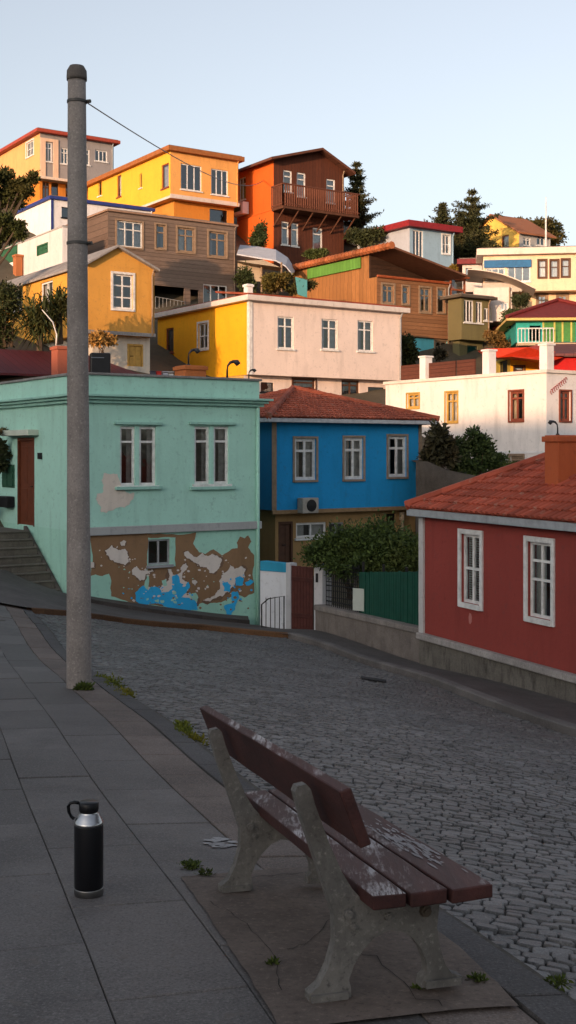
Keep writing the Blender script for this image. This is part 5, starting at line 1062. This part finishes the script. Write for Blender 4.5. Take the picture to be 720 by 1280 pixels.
bush(W(640, 398, 60), (.9, .6, .45), 3500, .12, 'low hedge like bush beside the green veranda house roof', 'bush', (.035, .06, .02), BG)
bush(W(652, 377, 61), (.35, .4, .45), 2200, .11, 'small dark bush by the tall windows of the cream villa', 'bush', (.03, .045, .018), BG)
bush(W(511, 440, 56), (.55, .6, .9), 3500, .14, 'dark climbing bush at the right end of the cream house', 'bush', (.03, .045, .016), BG)
bush(W(547, 444, 58), (.35, .3, .3), 900, .14, 'spindly potted bush before the turquoise wall', 'bush', (.03, .03, .02), BG)
bush(W(566, 338, 69), (.3, .3, .6), 1500, .12, 'yellowing bush at the right corner of the pale blue cottage', 'bush', (.16, .12, .02), BG)
bush(W(620, 425, 60), (.7, .5, .6), 2500, .12, 'dry ochre shrub on the bank right of the olive house', 'bush', (.14, .09, .03), BG)
bush(W(128, 428, 41), (.5, .4, .35), 1600, .11, 'dry straw coloured plant beside the pole on the maroon roof side', 'bush', (.30, .19, .06), BG)
# spiky palm-like plant behind the maroon roof
def spiky(c, r, n, label, col=(.04, .06, .02), ln=.9):
    c = Vector(c); e = empty('yucca', tuple(c), label, 'palm plant', 'spiky plants behind the maroon roof'); mb = MB()
    for _ in range(n):
        a = random.random()*6.28; el = random.uniform(-.5, 1.35); mb.ct = random.random(); d = Vector((math.cos(a)*math.cos(el), math.sin(a)*math.cos(el), math.sin(el))); s = Vector((-math.sin(a), math.cos(a), 0))*.03; L_ = ln*random.uniform(.7, 1.1)
        b = c+Vector((random.gauss(0, r*.3), random.gauss(0, r*.3), random.gauss(0, r*.35))); m_ = b+d*L_*.55; t_ = b+d*L_*.95-Vector((0, 0, .3*L_))
        mb.face([b-s, b+s, m_+s, m_-s]); mb.face([m_-s, m_+s, t_])
    mb.build('fronds', M('leaf', col, .7), e); mb = MB(); mb.tube([c-Vector((0, 0, 1.3)), c], [.14, .1], 8); mb.build('trunk', M('concrete', (.09, .065, .045), .9), e)
spiky(W(50, 402, 42.5), .8, 520, 'large spiky palm like plant left of the pole below the golden wall')
spiky(W(74, 385, 43), .7, 300, 'smaller upright spiky palm like plant close to the pole', ln=.8)
# weeds and moss
def weed(px, py, r, n, lab, size=.035, dy=0, col=(.05, .08, .015), nm='weed'):
    p = ground_at(px, py); p.z += .05; mb = leaves([(p.x, p.y, p.z+r*.15, r, r, r*.35)], n, size, .5, .1, .4); o = mb.build(nm, M('leaf', col, .8), None); tag(o, lab, 'weed', 'weeds in the pavement joints'); return o
weed(105, 868, .08, 500, 'dark tuft of weed at the foot of the concrete pole', .05)
weed(238, 1099, .045, 170, 'weeds in the crack left of the far bench support', .022); weed(256, 1112, .035, 110, 'small weed patch just below the crack by the bench', .02, col=(.04, .06, .015))
weed(342, 1227, .02, 60, 'tiny weed on the left edge of the concrete pad', .022)
weed(597, 1253, .028, 160, 'small bright green weed at the pad corner by the kerb', .018); weed(523, 1262, .016, 90, 'very small weed on the near edge of the pad', .015); weed(700, 1252, .03, 110, 'small weed among the cobbles at the right', .02)
def moss(p0, p1, lab, n=900, wd=.07):
    a, b = ground_at(*p0), ground_at(*p1); L_ = []
    for i in range(12): q = a.lerp(b, (i+random.random())/12); L_.append((q.x+random.gauss(0, wd*.4), q.y, G(q.x, q.y)+.03, wd*random.uniform(.5, 1.3), wd*1.6, .03))
    o = leaves(L_, n, .03, .6, .1, .5).build('moss', M('leaf', (.085, .11, .012), .85), None); tag(o, lab, 'moss', 'moss along the kerb')
moss((127, 850), (158, 876), 'yellow green moss along the kerb right of the pole', 1400, .10); moss((222, 912), (246, 934), 'bright moss on the kerb just above the bench back', 1300, .07)
# hairline cracks in the pad and paving
def crack(pts, wd=.002):
    mb = MB(); q = []
    for (x0, y0), (x1, y1) in zip(pts, pts[1:]):
        for i in range(6): q.append(ground_at(x0+(x1-x0)*i/6+random.uniform(-1.6, 1.6), y0+(y1-y0)*i/6+random.uniform(-1.2, 1.2), .058))
    for a, b in zip(q, q[1:]):
        d = (b-a); n_ = Vector((-d.y, d.x, 0)).normalized()*wd*random.uniform(.3, 1); z = Vector((0, 0, .0585)); mb.face([a-n_+z, a+n_+z, b+n_*.8+z, b-n_*.8+z])
    struct(mb.build('crack', M('paint', (.02, .018, .015), .9), None))
crack([(228, 1097), (300, 1099), (380, 1092), (440, 1090)], .0035); crack([(262, 1130), (300, 1150), (345, 1200), (352, 1250)]); crack([(420, 1180), (470, 1200), (520, 1250), (560, 1262)]); crack([(360, 1190), (400, 1170), (430, 1130)])
# worn paint splash and drain lid
p = ground_at(276, 1069); mb = MB(); 
for _ in range(60):
    a = random.random()*6.28; r_ = random.random()**.5; x, y = p.x+math.cos(a)*r_*.075, p.y+math.sin(a)*r_*.12; s_ = random.uniform(.006, .02); z = G(x, y)+.0545
    mb.face([Vector((x+math.cos(t)*s_*1.6, y+math.sin(t)*s_, G(x+math.cos(t)*s_*1.6, y+math.sin(t)*s_)+.0535)) for t in sorted(random.random()*6.28 for _ in range(6))])
struct(mb.build('paint_splash', M('paint', (.3, .29, .29), .7), None))
p = ground_at(466, 851); mb = MB(); e1, e2 = Vector((.35, .05)), Vector((-.1, .55)); nz_ = .03
mb.prism([Vector((p.x+x, p.y+y, G(p.x+x, p.y+y)+.022)) for x, y in ((-.22, -.15), (.2, -.22), (.24, .15), (-.18, .2))], (0, 0, .012)); tag(mb.build('drain_cover', M('paint', (.014, .014, .015), .7), None), 'dark flat drain lid set in the cobbles near the far kerb', 'drain cover')
# ------------------------------------------------------------------ things on the roofs
zt_ = mA.z1+.063; 
def onroof(px, back): t = hit(mA.C+mA.v*back, mA.u, px); q = mA.C+mA.v*back+mA.u*t; return Vector((q.x, q.y, zt_))
chq = onroof(238, 1.2); o = chimney(None, chq, .62, zt_, zt_+.36, S(.42, .13, .04)); tag(o, 'squat brick orange chimney block on the mint green roof', 'chimney')
cowl(chq+Vector((-.05, 0, .36)), .75, 'tall dark metal cowl on the brick orange block of the mint green roof')
cowl(onroof(284, .8), .85, 'curved dark cowl standing alone on the mint green roof')
cowl(onroof(311, .7), .5, 'small dark leaning cowl at the right end of the mint green roof')
q = W(125, 462, 33.5); q.z = Zp(463, 33.5)
e = empty('barbecue', (q.x, q.y, zt_), 'black box grill on legs on the mint green roof right of the pole', 'grill'); mb = MB(); mb.cbox((q.x, q.y, zt_+.2), .56, .36, .62, .25); mb.build('box', BLACK, e, bev=.04)
mb = MB(); 
for sx in (-.18, .18): mb.tube([(q.x+sx, q.y, zt_), (q.x+sx, q.y, zt_+.22)], .02, 6)
mb.build('leg', IRON, e); mb = MB(); mb.tube([(q.x-.2, q.y-.24, zt_+.68), (q.x+.14, q.y-.16, zt_+.68)], .012, 6); mb.build('handle', STEEL, e)
p = W(72, 432, 38.5); mb = MB(); mb.tube([p+Vector((-.05, 0, 0)), p+Vector((-.03, 0, .35)), p+Vector((-.15, 0, .75)), p+Vector((-.5, 0, 1.15))], [.03, .025, .022, .015], 6); tag(mb.build('bent_pipe', WHITE, None, smooth=True), 'thin white bent pipe rising from the chimney left of the pole', 'pipe')
# clutter along the back of the roof
CL = [(198, (.5, .03, .02), 'small red box in the row on the mint green roof'), (206, (.45, .45, .5), 'small pale box in the row on the mint green roof'), (191, (.06, .06, .08), 'small dark box, leftmost of the row on the mint green roof'), (213, (.6, .58, .55), 'small white crate right in the row on the mint green roof')]
for px, cl, lb in CL: q = onroof(px, .9); mb = MB(); mb.cbox(q, .14, .14, .1+.04*random.random(), .3); mb.cbox(q+Vector((0, 0, .142)), .155, .155, .02, .3); tag(mb.build('crate', M('paint', cl, .6), None, bev=.008), lb, 'box', 'small boxes on the mint green roof')
for px, lb in ((603, 'dark cowl on the middle parapet pier of the white house'), (678, 'dark cowl on the right parapet pier of the white house')):
    cowl(W(px, 449 if px < 640 else 448, 47 if px < 640 else 42.6), .5, lb)
# door plants and mail rack on the green side wall
q = mA.ws.p(hit(mA.C, mA.v, 12), 0, .35); q.z = Zp(566, q.y); bush(q, (.28, .25, .38), 1100, .15, 'spiky potted plant hanging on the wall left of the front door', 'plant', (.03, .045, .02), name='hanging_plant', nl=5, shell=.1)
q = mA.ws.p(hit(mA.C, mA.v, 3), 0, .5); q.z = Zp(642, q.y); bush(q, (.3, .25, .4), 1100, .1, 'low dark plant on the landing left of the front door', 'plant', (.05, .06, .02), name='potted_plant', nl=5)
a0, a1, z0_, z1_ = mA.ws.rect((4, 582, 18, 608)); mb = MB()
for i in range(2):
    for j in range(3): A0 = a0+(a1-a0)*(i+.08)/2; A1 = a0+(a1-a0)*(i+.92)/2; mA.ws.box(mb, A0, A1, z0_+(z1_-z0_)*(j+.1)/3, z0_+(z1_-z0_)*(j+.9)/3, .004, .05)
mA.ws.box(mb, a0-.03, a1+.03, z0_-.03, z1_+.03, .003, .02); tag(mb.build('mail_rack', M('paint', (.03, .10, .06), .5), None), 'green framed rack of six small panels left of the front door', 'rack')
a0, a1, z0_, z1_ = mA.ws.rect((8, 620, 19, 634)); mb = MB(); mA.ws.box(mb, a0, a1, z0_, z1_, .004, .26); tag(mb.build('letter_box', BLACK, None, bev=.04), 'black rounded letter box on the mint wall left of the front door', 'letter box')
q = mA.ws.p(hit(mA.C, mA.v, 14), 0, .25); q.z = Zp(539, q.y); bush(q, (.1, .6, .08), 500, .07, 'dry creeper lying over the hood of the front door', 'creeper', (.12, .11, .06), name='creeper', nl=4, stems=False)
# canvas canopies between the chalet and the timber building
e = empty('canopy_shelter', tuple(W(330, 345, 63)), 'shelter with pale curved canvas canopy between the chalet and the grey timber building', 'shelter')
mb = MB(); pts_ = [(296, 317, 63), (325, 322, 63), (345, 325, 63), (357, 332, 63), (366, 343, 63)]; up_ = [(300, 306, 66), (322, 308, 66), (345, 312, 66), (360, 322, 66), (369, 337, 66)]
a = [W(*t) for t in pts_]; b = [W(*t) for t in up_]
for i in range(4): mb.face([a[i], a[i+1], b[i+1], b[i]]); mb.face([x-Vector((0, 0, .07)) for x in (b[i], b[i+1], a[i+1], a[i])]); mb.face([a[i]-Vector((0, 0, .07)), a[i+1]-Vector((0, 0, .07)), a[i+1], a[i]])
mb.build('canvas', S(.45, .46, .5), e)
mb = MB(); mb.prism([W(296, 326, 62.6), W(330, 325, 62.6), W(350, 334, 62.6), W(320, 330, 62.4)], (0, 1.8, .05)); mb.prism([W(297, 350, 63.4), W(297, 328, 63.4), W(326, 332, 63.4), W(326, 352, 63.4)], (0, .1, 0)); mb.build('side_panel', S(.35, .28, .2), e)
mb = MB()
for px in (327, 352): mb.tube([W(px, 365, 63), W(px, 328, 63)], .05, 6)
mb.build('post', TIMBER, e)
# turquoise board and pinkish strip by the tiled verge
mb = MB(); mb.prism([W(369, 346, 56.5), W(384, 350, 56.5), W(384, 372, 56.5), W(372, 368, 56.5)], (0, .08, 0)); tag(mb.build('tarpaulin', S(.06, .22, .24), None), 'small turquoise tarpaulin hanging left of the timber house', 'tarpaulin')
# plain boundary fence between hut and timber house
# leafy tree added out of view as a sun blocker, dappling the golden house
tree((-17.5, 38.2, 1.0), 8.2, 2.6, 9000, .3, 'large leafy tree added left of the view to shade the golden house', (.045, .055, .018), .62, trunk=.25)
